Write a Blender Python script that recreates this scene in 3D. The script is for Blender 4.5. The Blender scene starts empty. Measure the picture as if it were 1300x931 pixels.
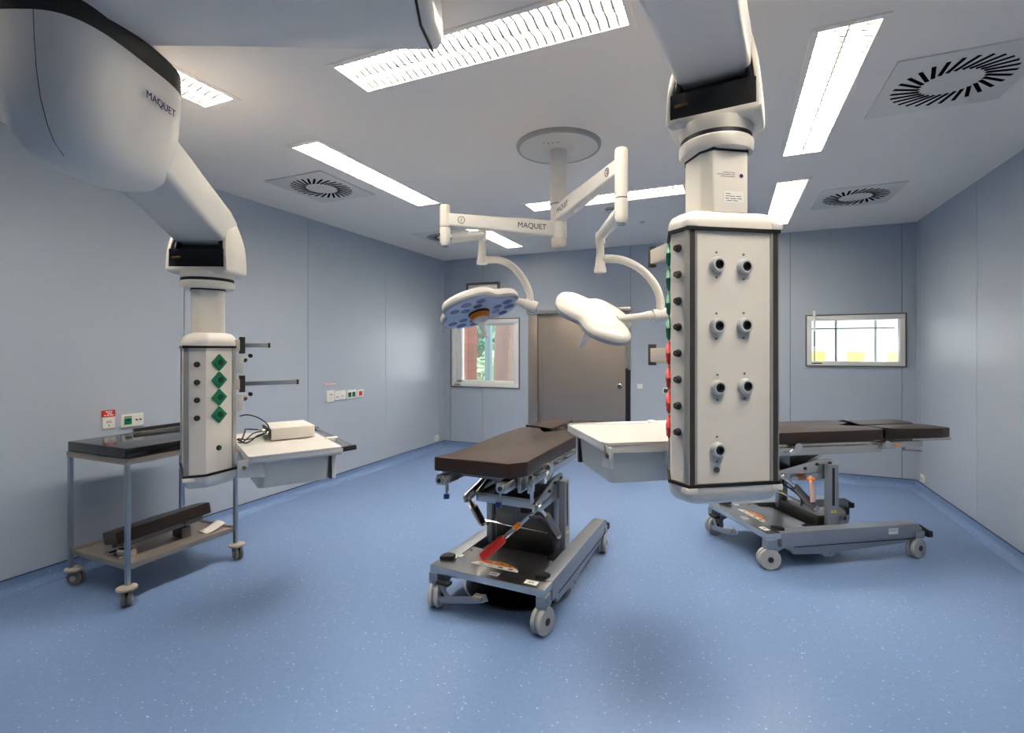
import bpy, bmesh, math, random
from math import sin, cos, radians as R, pi
from mathutils import Vector, Matrix
random.seed(7)
SC = bpy.context.scene
COL = SC.collection

# ------------------------------------------------------------------ camera, world, exposure
TH = R(23.4)            # the camera looks this far to the left of the room's long axis
CAMH = 1.557
cd = bpy.data.cameras.new('camera'); cam = bpy.data.objects.new('camera', cd); COL.objects.link(cam)
cam.location = (0, 0, CAMH); cam.rotation_euler = (R(90), 0, TH)
cd.sensor_width = 36; cd.lens = 633.0/1300*36
cd.shift_y = -(465.5-444.4)/1300
cd.clip_start = 0.02; cd.clip_end = 200
SC.camera = cam
SC.view_settings.view_transform = 'Standard'; SC.view_settings.look = 'None'
SC.view_settings.gamma = 1.0; SC.view_settings.use_curve_mapping = False
SC.view_settings.exposure = 1.52
W = bpy.data.worlds.new('sky'); SC.world = W; W.use_nodes = True
W.node_tree.nodes['Background'].inputs[0].default_value = (0.90, 0.96, 1.0, 1)
W.node_tree.nodes['Background'].inputs[1].default_value = 1.5
LIGHT = 21.0             # brightness of the ceiling luminaires

# ------------------------------------------------------------------ materials
def lin(c):
    c = c/255.0
    return c/12.92 if c <= 0.04045 else ((c+0.055)/1.055)**2.4
def rgb(r, g, b): return (lin(r), lin(g), lin(b), 1)
M = {}
def mat(name, c, rough=0.5, metal=0.0, spec=0.5, emit=None, coat=0.0):
    m = bpy.data.materials.new(name); m.use_nodes = True
    b = m.node_tree.nodes['Principled BSDF']
    b.inputs['Base Color'].default_value = rgb(*c)
    b.inputs['Roughness'].default_value = rough
    b.inputs['Metallic'].default_value = metal
    b.inputs['Specular IOR Level'].default_value = spec
    b.inputs['Coat Weight'].default_value = coat
    if emit:
        b.inputs['Emission Color'].default_value = (1, 0.935, 0.845, 1)
        b.inputs['Emission Strength'].default_value = emit
    M[name] = m
    return m
def nodes(m): return m.node_tree.nodes, m.node_tree.links, m.node_tree.nodes['Principled BSDF']
def noise_bump(m, scale, strength, dist=0.002, stretch=None):
    n, l, b = nodes(m)
    tc = n.new('ShaderNodeTexCoord'); nz = n.new('ShaderNodeTexNoise'); nz.inputs['Scale'].default_value = scale
    if stretch:
        mp = n.new('ShaderNodeMapping'); mp.inputs['Scale'].default_value = stretch
        l.new(tc.outputs['Object'], mp.inputs[0]); l.new(mp.outputs[0], nz.inputs['Vector'])
    else: l.new(tc.outputs['Object'], nz.inputs['Vector'])
    bp = n.new('ShaderNodeBump'); bp.inputs['Strength'].default_value = strength; bp.inputs['Distance'].default_value = dist
    l.new(nz.outputs['Fac'], bp.inputs['Height']); l.new(bp.outputs[0], b.inputs['Normal'])
mat('wall', (172, 181, 193), 0.36, 0, 0.5)
mat('strip_navy', (44, 62, 104), 0.5)
mat('seam', (96, 106, 120), 0.6)
mat('ceiling', (246, 237, 226), 0.7)
mat('white', (226, 220, 210), 0.34, 0, 0.5)
mat('white_cool', (226, 222, 216), 0.36)
mat('plate_white', (226, 220, 210), 0.5)
mat('slot_black', (3, 3, 3), 0.95, 0, 0.05)
mat('shelf_white', (210, 205, 197), 0.3)
mat('outlet_white', (230, 226, 218), 0.35)
mat('black', (14, 14, 15), 0.5)
mat('gloss_black', (10, 11, 13), 0.22)
mat('rubber', (28, 28, 30), 0.6)
mat('dark_metal', (58, 58, 58), 0.45, 0.6)
mat('profile', (176, 174, 168), 0.35, 0.6)
mat('profile_dark', (70, 66, 60), 0.4, 0.3)
mat('leather', (46, 29, 17), 0.42, 0, 0.5)
noise_bump(M['leather'], 600, 0.12, 0.0006)
mat('glossy_pad', (20, 20, 22), 0.12, 0, 0.6)
mat('steel', (206, 202, 196), 0.27, 1.0)
noise_bump(M['steel'], 30, 0.04, 0.001)
mat('steel_dark', (120, 118, 114), 0.3, 1.0)
mat('steel_paint', (150, 154, 160), 0.38, 0.55)
mat('chrome', (215, 213, 208), 0.12, 1.0)
mat('door_steel', (172, 160, 148), 0.42, 0.85)
noise_bump(M['door_steel'], 8, 0.03, 0.002, (90, 1, 1))
mat('castor_grey', (172, 170, 166), 0.5)
mat('bracket_grey', (204, 205, 205), 0.4, 0.2)
mat('tyre_grey', (112, 110, 108), 0.6)
mat('castor_tan', (176, 164, 150), 0.5)
mat('tube_metal', (150, 160, 172), 0.3, 0.75)
mat('tray_metal', (178, 167, 154), 0.42, 0.75)
mat('green', (0, 120, 78), 0.35)
mat('green_dark', (0, 60, 40), 0.4)
mat('red', (214, 40, 28), 0.35)
mat('orange', (238, 132, 10), 0.4)
mat('yellow', (236, 214, 40), 0.4)
mat('blue_knob', (28, 42, 110), 0.4)
mat('paper', (226, 216, 208), 0.6)
mat('sticker', (236, 234, 228), 0.5)
mat('ink', (40, 44, 70), 0.5)
mat('navy', (38, 40, 86), 0.5)
mat('brass', (120, 96, 50), 0.35, 0.8)
mat('led_panel', (186, 194, 220), 0.3)
mat('led_lens', (104, 116, 146), 0.15)
mat('lamp_gasket', (134, 140, 150), 0.5)
mat('beige', (190, 182, 170), 0.5)
mat('pink', (232, 190, 176), 0.6)
mat('bark', (158, 134, 126), 0.9)
noise_bump(M['bark'], 14, 1.0, 0.05, (6, 6, 1))
mat('leaf', (112, 150, 128), 0.7)
mat('leaf_pale', (170, 190, 160), 0.7)
mat('post_green', (98, 120, 122), 0.6)
mat('grass', (150, 168, 130), 0.9)
mat('corridor_white', (244, 246, 244), 0.6)
mat('corridor_yellow', (244, 232, 130), 0.6)
mat('frame_white', (232, 231, 227), 0.45)
mat('frame_dark', (104, 100, 92), 0.45, 0.3)
mat('lamp_light', (255, 255, 255), 0.5, 0, 0.5, emit=LIGHT)
mat('louvre', (190, 188, 180), 0.4, 0.0)

# blue vinyl with pale flecks
m = mat('floor', (96, 128, 176), 0.3, 0, 0.45)
n, l, b = nodes(m)
tc = n.new('ShaderNodeTexCoord')
vo = n.new('ShaderNodeTexVoronoi'); vo.inputs['Scale'].default_value = 32; l.new(tc.outputs['Object'], vo.inputs['Vector'])
nz = n.new('ShaderNodeTexNoise'); nz.inputs['Scale'].default_value = 60; l.new(tc.outputs['Object'], nz.inputs['Vector'])
ad = n.new('ShaderNodeMath'); ad.operation = 'MULTIPLY_ADD'; l.new(nz.outputs['Fac'], ad.inputs[0]); ad.inputs[1].default_value = 0.34; l.new(vo.outputs['Distance'], ad.inputs[2])
r1 = n.new('ShaderNodeValToRGB'); r1.color_ramp.elements[0].position = 0.26; r1.color_ramp.elements[0].color = (1, 1, 1, 1)
r1.color_ramp.elements[1].position = 0.29; r1.color_ramp.elements[1].color = (0, 0, 0, 1); l.new(ad.outputs[0], r1.inputs[0])
vo2 = n.new('ShaderNodeTexVoronoi'); vo2.inputs['Scale'].default_value = 70; l.new(tc.outputs['Object'], vo2.inputs['Vector'])
r2 = n.new('ShaderNodeValToRGB'); r2.color_ramp.elements[0].color = rgb(100, 126, 166); r2.color_ramp.elements[1].color = rgb(119, 143, 180)
nz2 = n.new('ShaderNodeTexNoise'); nz2.inputs['Scale'].default_value = 45; nz2.inputs['Detail'].default_value = 4; l.new(tc.outputs['Object'], nz2.inputs['Vector'])
l.new(nz2.outputs['Fac'], r2.inputs[0])
mx = n.new('ShaderNodeMix'); mx.data_type = 'RGBA'; l.new(r1.outputs[0], mx.inputs['Factor']); l.new(r2.outputs[0], mx.inputs['A']); mx.inputs['B'].default_value = rgb(172, 188, 212)
l.new(mx.outputs['Result'], b.inputs['Base Color'])

# brick pillar outside
m = mat('brick', (170, 92, 78), 0.85)
n, l, b = nodes(m)
tc = n.new('ShaderNodeTexCoord'); mp = n.new('ShaderNodeMapping'); mp.inputs['Rotation'].default_value = (R(90), 0, 0)
bk = n.new('ShaderNodeTexBrick'); bk.inputs['Scale'].default_value = 4.5
bk.inputs['Color1'].default_value = rgb(140, 92, 80); bk.inputs['Color2'].default_value = rgb(126, 84, 74); bk.inputs['Mortar'].default_value = rgb(84, 66, 62)
bk.inputs['Mortar Size'].default_value = 0.012
bk.inputs['Brick Width'].default_value = 1.4; bk.inputs['Row Height'].default_value = 0.75
l.new(tc.outputs['Object'], mp.inputs[0]); l.new(mp.outputs[0], bk.inputs['Vector']); l.new(bk.outputs['Color'], b.inputs['Base Color'])

# clear window glass: see-through with a faint reflection
m = bpy.data.materials.new('glass'); m.use_nodes = True; M['glass'] = m
n, l = m.node_tree.nodes, m.node_tree.links; n.clear()
o_ = n.new('ShaderNodeOutputMaterial'); mxs = n.new('ShaderNodeMixShader'); t_ = n.new('ShaderNodeBsdfTransparent'); g_ = n.new('ShaderNodeBsdfGlossy')
g_.inputs['Roughness'].default_value = 0.02; fr = n.new('ShaderNodeFresnel'); fr.inputs[0].default_value = 1.45
l.new(fr.outputs[0], mxs.inputs[0]); l.new(t_.outputs[0], mxs.inputs[1]); l.new(g_.outputs[0], mxs.inputs[2]); l.new(mxs.outputs[0], o_.inputs[0])

# milky plastic of the drawers
m = bpy.data.materials.new('drawer_plastic'); m.use_nodes = True; M['drawer_plastic'] = m
n, l = m.node_tree.nodes, m.node_tree.links; b = n['Principled BSDF']
b.inputs['Base Color'].default_value = rgb(240, 240, 236); b.inputs['Roughness'].default_value = 0.3
tr = n.new('ShaderNodeBsdfTranslucent'); tr.inputs[0].default_value = rgb(244, 244, 240)
mxs = n.new('ShaderNodeMixShader'); mxs.inputs[0].default_value = 0.5
l.new(b.outputs[0], mxs.inputs[1]); l.new(tr.outputs[0], mxs.inputs[2]); l.new(mxs.outputs[0], n['Material Output'].inputs[0])

# ------------------------------------------------------------------ mesh helpers
def _merge(bm, t, mi=0, mtx=None):
    for f in t.faces: f.material_index = mi
    if mtx is not None: bmesh.ops.transform(t, matrix=mtx, verts=t.verts)
    me = bpy.data.meshes.new('t'); t.to_mesh(me); t.free(); bm.from_mesh(me); bpy.data.meshes.remove(me)
def new(): return bmesh.new()
def box(bm, lo, hi, bev=0.0, mi=0, mtx=None, seg=2):
    t = bmesh.new(); bmesh.ops.create_cube(t, size=1)
    s = [hi[i]-lo[i] for i in range(3)]
    for v in t.verts: v.co = Vector([(lo[i]+hi[i])/2 + v.co[i]*s[i] for i in range(3)])
    if bev > 0:
        bev = min(bev, min(abs(x) for x in s)*0.49)
        bmesh.ops.bevel(t, geom=t.edges[:], offset=bev, segments=seg, profile=0.6, affect='EDGES')
    _merge(bm, t, mi, mtx)
def bar(bm, a, b_, w, h, bev=0.0, mi=0, up=(0, 0, 1)):
    """rectangular bar from a to b, width w (sideways) and height h (towards up)"""
    a, b_ = Vector(a), Vector(b_); d = b_-a; L = d.length; y = d.normalized()
    x = y.cross(Vector(up)); x = x.normalized() if x.length > 1e-5 else Vector((1, 0, 0)); z = x.cross(y)
    mtx = Matrix((x, y, z)).transposed().to_4x4(); mtx.translation = a
    box(bm, (-w/2, 0, -h/2), (w/2, L, h/2), bev, mi, mtx)
def ring_pts(r, n, ph=0): return [(r*cos(2*pi*i/n+ph), r*sin(2*pi*i/n+ph)) for i in range(n)]
def loft(bm, secs, caps=True, mi=0, close=False, mtx=None):
    t = bmesh.new(); vs = [[t.verts.new(p) for p in s] for s in secs]; n = len(secs[0])
    m_ = len(secs)
    for i in range(m_-1 if not close else m_):
        A, B = vs[i], vs[(i+1) % m_]
        for j in range(n):
            try: t.faces.new((A[j], A[(j+1) % n], B[(j+1) % n], B[j]))
            except ValueError: pass
    if caps and not close:
        t.faces.new(vs[0][::-1]); t.faces.new(vs[-1])
    bmesh.ops.remove_doubles(t, verts=t.verts, dist=1e-6)
    bmesh.ops.recalc_face_normals(t, faces=t.faces)
    _merge(bm, t, mi, mtx)
def frame_for(d):
    d = Vector(d).normalized(); up = Vector((0, 0, 1)) if abs(d.z) < 0.95 else Vector((1, 0, 0))
    x = d.cross(up).normalized(); y = x.cross(d).normalized(); return x, y
def cyl(bm, a, b_, r, r2=None, n=24, mi=0):
    a, b_ = Vector(a), Vector(b_); x, y = frame_for(b_-a); r2 = r if r2 is None else r2
    loft(bm, [[a+x*r*cos(2*pi*i/n)+y*r*sin(2*pi*i/n) for i in range(n)], [b_+x*r2*cos(2*pi*i/n)+y*r2*sin(2*pi*i/n) for i in range(n)]], mi=mi)
def lathe(bm, prof, base=(0, 0, 0), axis=(0, 0, 1), n=32, mi=0):
    base = Vector(base); ax = Vector(axis).normalized(); x, y = frame_for(ax)
    loft(bm, [[base+ax*h+x*r*cos(2*pi*i/n)+y*r*sin(2*pi*i/n) for i in range(n)] for r, h in prof], mi=mi)
def smooth_path(pts, k=6):
    pts = [Vector(p) for p in pts]; out = []
    for i in range(len(pts)-1):
        p0 = pts[max(i-1, 0)]; p1 = pts[i]; p2 = pts[i+1]; p3 = pts[min(i+2, len(pts)-1)]
        for j in range(k):
            t = j/k
            out.append(0.5*((2*p1)+(-p0+p2)*t+(2*p0-5*p1+4*p2-p3)*t*t+(-p0+3*p1-3*p2+p3)*t**3))
    out.append(pts[-1]); return out
def tube(bm, pts, r, n=12, mi=0, k=6, flat=None):
    """swept tube; r is a number or a list along the control points; flat=(wx, wy) makes an oval"""
    m_ = len(pts); P_ = smooth_path(pts, k) if k > 1 else [Vector(p) for p in pts]
    rs = [r]*len(P_) if not isinstance(r, (list, tuple)) else [r[min(int(i/k), m_-2)]*(1-(i/k-min(int(i/k), m_-2)))+r[min(int(i/k), m_-2)+1]*(i/k-min(int(i/k), m_-2)) for i in range(len(P_))]
    secs = []; x = y = None
    for i, p in enumerate(P_):
        d = (P_[min(i+1, len(P_)-1)]-P_[max(i-1, 0)]).normalized()
        if x is None: x, y = frame_for(d)
        else:
            x = (x-d*x.dot(d)).normalized(); y = d.cross(x).normalized()
        fx, fy = flat if flat else (1, 1)
        secs.append([p+x*rs[i]*fx*cos(2*pi*j/n)+y*rs[i]*fy*sin(2*pi*j/n) for j in range(n)])
    loft(bm, secs, mi=mi)
def prism(bm, poly, z0, z1, bev=0.0, mi=0, mtx=None, seg=2):
    t = bmesh.new(); lo = [t.verts.new((x, y, z0)) for x, y in poly]; hi = [t.verts.new((x, y, z1)) for x, y in poly]; n = len(poly)
    t.faces.new(lo[::-1]); t.faces.new(hi)
    for i in range(n): t.faces.new((lo[i], lo[(i+1) % n], hi[(i+1) % n], hi[i]))
    bmesh.ops.recalc_face_normals(t, faces=t.faces)
    if bev > 0: bmesh.ops.bevel(t, geom=t.edges[:], offset=bev, segments=seg, profile=0.6, affect='EDGES')
    _merge(bm, t, mi, mtx)
def sphere(bm, c, r, sc=(1, 1, 1), mi=0):
    t = bmesh.new(); bmesh.ops.create_uvsphere(t, u_segments=20, v_segments=12, radius=r)
    for v in t.verts: v.co = Vector((v.co.x*sc[0]+c[0], v.co.y*sc[1]+c[1], v.co.z*sc[2]+c[2]))
    _merge(bm, t, mi)

def obj(name, bm, ms, parent=None, smooth=True, label=None):
    me = bpy.data.meshes.new(name); bm.to_mesh(me); bm.free()
    for k in (ms if isinstance(ms, (list, tuple)) else [ms]): me.materials.append(M[k])
    if smooth:
        me.polygons.foreach_set('use_smooth', [True]*len(me.polygons)); me.set_sharp_from_angle(angle=R(38))
    o = bpy.data.objects.new(name, me); COL.objects.link(o)
    if parent is not None: o.parent = parent
    if label: o['label'] = label
    return o
def tag(o, label, cat, group=None, kind=None):
    o['label'] = label; o['category'] = cat
    if group: o['group'] = group
    if kind: o['kind'] = kind
    return o
def thing(name, label, cat, loc=(0, 0, 0), rz=0.0, group=None):
    o = bpy.data.objects.new(name, None); COL.objects.link(o); o.empty_display_size = 0.1
    o.location = loc; o.rotation_euler = (0, 0, rz)
    return tag(o, label, cat, group)
def struct(name, bm, ms, parent=None, smooth=True):
    o = obj(name, bm, ms, parent, smooth)
    if parent is None: o['kind'] = 'structure'
    return o
def lettering(name, s, size, mtx, mk, parent, depth=0.0006, label=None, align='CENTER'):
    cu = bpy.data.curves.new(name, 'FONT'); cu.body = s; cu.size = size; cu.extrude = depth; cu.align_x = align; cu.align_y = 'CENTER'
    t = bpy.data.objects.new('t', cu); COL.objects.link(t); dg = bpy.context.evaluated_depsgraph_get(); dg.update()
    me = bpy.data.meshes.new_from_object(t.evaluated_get(dg)); bpy.data.objects.remove(t); bpy.data.curves.remove(cu)
    me.materials.clear(); me.materials.append(M[mk]); me.transform(mtx); me.name = name
    o = bpy.data.objects.new(name, me); COL.objects.link(o); o.parent = parent
    if label: o['label'] = label
    return o
def basis(xd, yd, at):
    """matrix whose x and y axes run along xd and yd (z = outwards)"""
    x = Vector(xd).normalized(); z = x.cross(Vector(yd)).normalized(); y = z.cross(x)
    m_ = Matrix((x, y, z)).transposed().to_4x4(); m_.translation = Vector(at); return m_
def V(right, depth, z):
    """a surveyed point: metres to the right of and in front of the station at the room's origin, and its height"""
    return Vector((right*cos(TH)-depth*sin(TH), right*sin(TH)+depth*cos(TH), z))

# ------------------------------------------------------------------ the room
XL, XR, YB, YF, H = -4.22, 1.95, 6.97, -2.2, 3.0
bm = new(); box(bm, (XL-0.3, YF-0.3, -0.12), (XR+0.3, YB+0.3, 0)); struct('floor', bm, 'floor', smooth=False)

LIGHTS = [  # x0, x1, y0, y1 of the luminaire openings
 (-2.86, -2.58, 2.61, 4.22), (-2.88, -2.60, 4.86, 6.45), (-2.86, -2.58, 0.40, 2.01),
 (-1.86, -0.38, 1.95, 2.25), (-1.86, -0.34, 4.56, 4.86), (0.355, 0.64, 2.60, 4.22), (0.37, 0.645, 4.83, 6.47),
 (0.355, 0.64, 0.40, 2.01)]
xs = sorted({XL-0.2, XR+0.2} | {v for L in LIGHTS for v in L[:2]}); ys = sorted({YF-0.2, YB+0.2} | {v for L in LIGHTS for v in L[2:]})
bm = new()
for i in range(len(xs)-1):
    for j in range(len(ys)-1):
        cx, cy = (xs[i]+xs[i+1])/2, (ys[j]+ys[j+1])/2
        if any(L[0] < cx < L[1] and L[2] < cy < L[3] for L in LIGHTS): continue
        f = bm.faces.new([bm.verts.new(p) for p in ((xs[i], ys[j], H), (xs[i], ys[j+1], H), (xs[i+1], ys[j+1], H), (xs[i+1], ys[j], H))])
bmesh.ops.remove_doubles(bm, verts=bm.verts, dist=1e-4)
o = struct('ceiling', bm, 'ceiling', smooth=False)
md = o.modifiers.new('thickness', 'SOLIDIFY'); md.thickness = 0.02; md.offset = -1

def wall(name, axis, at, out, seams, lo, hi, holes=()):
    """panelled wall: panels 12 mm proud of a dark backing, with a narrow gap at every seam"""
    bm = new(); g = 0.0035
    edges = [lo]+list(seams)+[hi]
    def cells(a, b_, z0, z1, t0, t1, mi):
        us = sorted({a, b_} | {h for q in holes for h in q[:2] if a < h < b_}); zs = sorted({z0, z1} | {h for q in holes for h in q[2:] if z0 < h < z1})
        for i in range(len(us)-1):
            for j in range(len(zs)-1):
                cu, cz = (us[i]+us[i+1])/2, (zs[j]+zs[j+1])/2
                if any(q[0] < cu < q[1] and q[2] < cz < q[3] for q in holes): continue
                p = sorted((at+out*t0, at+out*t1))
                if axis == 'x': box(bm, (p[0], us[i], zs[j]), (p[1], us[i+1], zs[j+1]), mi=mi)
                else: box(bm, (us[i], p[0], zs[j]), (us[i+1], p[1], zs[j+1]), mi=mi)
    cells(lo, hi, 0, H+0.05, 0.012, 0.10, 1)
    for a, b_ in zip(edges[:-1], edges[1:]):
        cells(a+(g if a != lo else 0), b_-(g if b_ != hi else 0), 0, H, 0.0, 0.012, 0)
    return struct(name, bm, ['wall', 'seam'], smooth=False)
W1 = (-4.045, -2.92, 1.0, 2.01); W2 = (0.885, 1.845, 1.378, 1.963); DR = (-2.745, -1.235, -1, 2.15)
wall('wall_left', 'x', XL, -1, [-1.3, 0.06, 1.41, 2.77, 4.125, 5.48, 6.84], YF-0.1, YB+0.1)
wall('wall_right', 'x', XR, 1, [-1.3, 0.06, 1.41, 2.77, 4.125, 5.48, 6.84], YF-0.1, YB+0.1)
wall('wall_back', 'y', YB, 1, [-4.09, -3.514, -2.745, -1.235, -0.28, 0.704, 1.82], XL, XR, [W1, W2, DR])
wall('wall_front', 'y', YF, -1, [-3.0, -1.7, -0.4, 0.9], XL, XR)

# coved floor vinyl up the foot of each wall
def coving(name, a, b_, inward):
    a, b_ = Vector(a), Vector(b_); iw = Vector(inward)
    prof = [(0.0, 0.0), (0.075, 0.0), (0.072, 0.004), (0.045, 0.010), (0.022, 0.022), (0.010, 0.045), (0.008, 0.088), (0.0, 0.090)]
    bm = new(); loft(bm, [[a+iw*p+Vector((0, 0, q)) for p, q in prof], [b_+iw*p+Vector((0, 0, q)) for p, q in prof]]); c_ = struct(name, bm, 'floor')
    d = (b_-a).normalized(); bm = new(); bar(bm, a+iw*0.005+Vector((0, 0, 0.0925)), b_+iw*0.005+Vector((0, 0, 0.0925)), 0.010, 0.007, 0.001); obj('coving_dark_strip', bm, 'strip_navy', c_)  # thin navy strip added along the coving top so it reads darker
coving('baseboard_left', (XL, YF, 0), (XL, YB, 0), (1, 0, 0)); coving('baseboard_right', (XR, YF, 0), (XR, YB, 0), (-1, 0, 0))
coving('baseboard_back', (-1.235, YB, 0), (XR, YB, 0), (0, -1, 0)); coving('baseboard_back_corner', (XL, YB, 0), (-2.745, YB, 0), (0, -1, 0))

# ------------------------------------------------------------------ windows and door
def window(name, x0, x1, z0, z1, inner, deep):
    bm = new(); t = 0.014      # dark outer edge, white casement, inner reveal
    for lo, hi in (((x0, z0), (x1, z0+t)), ((x0, z1-t), (x1, z1)), ((x0, z0+t), (x0+t, z1-t)), ((x1-t, z0+t), (x1, z1-t))):
        box(bm, (lo[0], YB-0.016, lo[1]), (hi[0], YB+0.01, hi[1]), 0.002, 1)
    a, b_, c, d = x0+t, x1-t, z0+t, z1-t; w = inner
    for lo, hi in (((a, c), (b_, c+w)), ((a, d-w), (b_, d)), ((a, c+w), (a+w, d-w)), ((b_-w, c+w), (b_, d-w))):
        box(bm, (lo[0], YB-0.012, lo[1]), (hi[0], YB+deep, hi[1]), 0.003, 0)
    root = struct(name, bm, ['frame_white', 'frame_dark'])
    bm = new(); box(bm, (a+w-0.005, YB+deep*0.6, c+w-0.005), (b_-w+0.005, YB+deep*0.6+0.006, d-w+0.005)); obj('pane', bm, 'glass', root, False)
    bm = new(); box(bm, (a+0.05, YB-0.015, c+w*0.35), (a+0.16, YB-0.011, c+w*0.6)); obj('maker_plate', bm, 'dark_metal', root, False)
    return root
w1 = window('window_1', -4.08, -2.886, 0.966, 2.045, 0.06, 0.11)
bm = new()   # inner sash of window 1
for lo, hi in (((-3.99, 1.04), (-2.97, 1.075)), ((-3.99, 1.94), (-2.97, 1.975)), ((-3.99, 1.04), (-3.90, 1.975)), ((-3.005, 1.04), (-2.97, 1.975))):
    box(bm, (lo[0], YB+0.02, lo[1]), (hi[0], YB+0.10, hi[1]), 0.004)
obj('sash', bm, 'frame_white', w1)
w2 = window('window_2', 0.865, 1.863, 1.358, 1.98, 0.05, 0.08)
bm = new(); cyl(bm, (0.955, YB-0.03, 1.42), (0.955, YB-0.03, 1.96), 0.009); box(bm, (0.942, YB-0.045, 1.955), (0.968, YB, 2.03), 0.004); obj('winder_rod', bm, 'frame_white', w2)
bm = new(); box(bm, (0.95, YB-0.042, 1.60), (0.96, YB-0.036, 1.78)); obj('rod_scale', bm, 'dark_metal', w2, False)

bl = thing('window_blind', 'raised white slatted blind with dark bottom rail behind the right-hand window', 'blind', (1.365, YB+0.12, 1.95))
bm = new(); box(bm, (-0.44, -0.012, -0.04), (0.44, 0.02, 0.0), 0.004); obj('headrail', bm, 'frame_white', bl)
for z in (-0.062, -0.078, -0.094, -0.11):
    bm = new(); box(bm, (-0.43, -0.012, z), (0.43, 0.014, z+0.003)); obj('slat', bm, 'plate_white', bl, False)
bm = new(); box(bm, (-0.43, -0.012, -0.142), (0.42, 0.014, -0.128), 0.003); obj('bottom_rail', bm, 'frame_dark', bl)

# sliding stainless door
bm = new()
box(bm, (-2.745, YB-0.02, 0), (-2.60, YB+0.10, 2.15), 0.003, 0); box(bm, (-1.262, YB-0.02, 1.28), (-1.235, YB+0.10, 2.15), 0.003, 0)
box(bm, (-2.60, YB-0.005, 2.10), (-1.262, YB+0.10, 2.15), 0.002, 0)
d1 = struct('door_1', bm, 'door_steel')
bm = new(); box(bm, (-2.598, YB+0.015, 0.006), (-1.30, YB+0.055, 2.10), 0.003); box(bm, (-2.56, YB+0.006, 0.02), (-2.545, YB+0.016, 2.08), 0.002); obj('door_leaf', bm, 'door_steel', d1)
bm = new(); box(bm, (-2.76, YB-0.05, 2.085), (-1.22, YB-0.005, 2.15), 0.006); obj('header_rail', bm, 'steel', d1)
bm = new(); box(bm, (-1.30, YB-0.01, 0.0), (-1.235, YB+0.06, 1.30), 0.002); obj('rubber_edge', bm, 'black', d1, False, 'black rubber closing edge')
bm = new(); box(bm, (-1.30, YB-0.006, 1.30), (-1.262, YB+0.055, 2.10), 0.002); obj('edge_strip', bm, 'steel', d1, False)
bm = new(); lathe(bm, [(0.040, 0.0), (0.040, 0.012), (0.030, 0.016), (0.028, 0.004)], (-1.385, YB+0.016, 1.046), (0, -1, 0)); hd = obj('handle', bm, 'chrome', d1, label='round chrome recessed handle')
bm = new(); lathe(bm, [(0.026, 0.0), (0.026, 0.012)], (-1.385, YB+0.014, 1.046), (0, -1, 0)); obj('finger_recess', bm, 'steel_dark', hd)

# lit panel above the window
p = thing('wall_panel', 'small dark-framed white panel high on the back wall above the left window', 'panel', (-3.50, YB, 2.44))
bm = new()
for lo, hi in (((-0.285, -0.17), (0.285, -0.14)), ((-0.285, 0.135), (0.285, 0.165)), ((-0.285, -0.14), (-0.255, 0.135)), ((0.255, -0.14), (0.285, 0.135))):
    box(bm, (lo[0], -0.045, lo[1]), (hi[0], 0, hi[1]), 0.003)
obj('frame', bm, 'frame_dark', p)
bm = new(); box(bm, (-0.256, -0.02, -0.142), (0.256, 0, 0.137)); obj('front_plate', bm, 'white_cool', p, False)
bm = new(); box(bm, (-0.08, -0.026, -0.12), (0.24, -0.019, 0.12), 0.002); obj('inner_sheet', bm, 'sticker', p, False)

# ------------------------------------------------------------------ beyond the windows
bm = new(); box(bm, (-40, YB+0.35, -0.5), (-0.8, 45, -0.45)); struct('ground', bm, 'grass', smooth=False)
bm = new(); box(bm, (-4.86, 8.2, -0.45), (-4.46, 8.6, 4.2), 0.006); tag(obj('brick_pillar', bm, 'brick', smooth=False), 'red brick pillar outside the left window, at its left side', 'pillar')
def trunk(name, x, y, r, h, lean, label):
    bm = new(); secs = []
    for i in range(14):
        t = i/13; rr = r*(1.25-0.45*t) if i else r*1.5; sec = []
        for j in range(28):
            a = 2*pi*j/28; q = rr*(1+0.06*sin(5*a+3*t)+0.04*sin(9*a-5*t)); sec.append((q*cos(a)+lean*t, q*sin(a), -0.45+h*t))
        secs.append(sec)
    loft(bm, secs); root = thing(name, label, 'tree', (x, y, 0)); obj('trunk', bm, 'bark', root); return root
t1 = trunk('tree', -4.24, 9.5, 0.24, 6.0, 0.1, 'thick reddish-brown tree trunk outside the left window, the broad one on the right')
bm = new(); box(bm, (-4.17, 8.35, -0.45), (-4.06, 8.46, 4.0), 0.01); tag(obj('steel_post', bm, 'post_green'), 'grey-green post outside the left window between brick pillar and broad trunk', 'post')
t2 = trunk('tree', -6.55, 12.6, 0.13, 6.0, -0.1, 'slender tree behind the brick pillar outside the left window, among green leaves')
def leaves(c, rad, n, sz):
    bm = new()
    for i in range(n):
        v = Vector((random.gauss(0, 1), random.gauss(0, 1), random.gauss(0, 1))).normalized()*(random.random()**0.4)
        p = Vector((c[0]+v.x*rad[0], c[1]+v.y*rad[1], c[2]+v.z*rad[2])); q = Matrix.Rotation(random.random()*6.28, 3, Vector((random.random(), random.random(), random.random())).normalized())
        s = sz*(0.6+0.8*random.random())
        ps = [q @ Vector(w_) for w_ in ((-s, 0, 0), (0, -s*0.45, s*0.08), (s, 0, 0), (0, s*0.45, s*0.08))]
        bm.faces.new([bm.verts.new(p+w_) for w_ in ps])
    return bm
obj('crown', leaves((0, 0, 2.6), (1.5, 1.2, 2.4), 900, 0.16), 'leaf', t2, False)
bsh = obj('shrub', leaves((-5.2, 11.0, 0.4), (0.9, 0.6, 1.2), 700, 0.12), 'leaf_pale', None, False); tag(bsh, 'pale green shrub low outside the left window between pillar and broad trunk', 'shrub')
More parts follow.
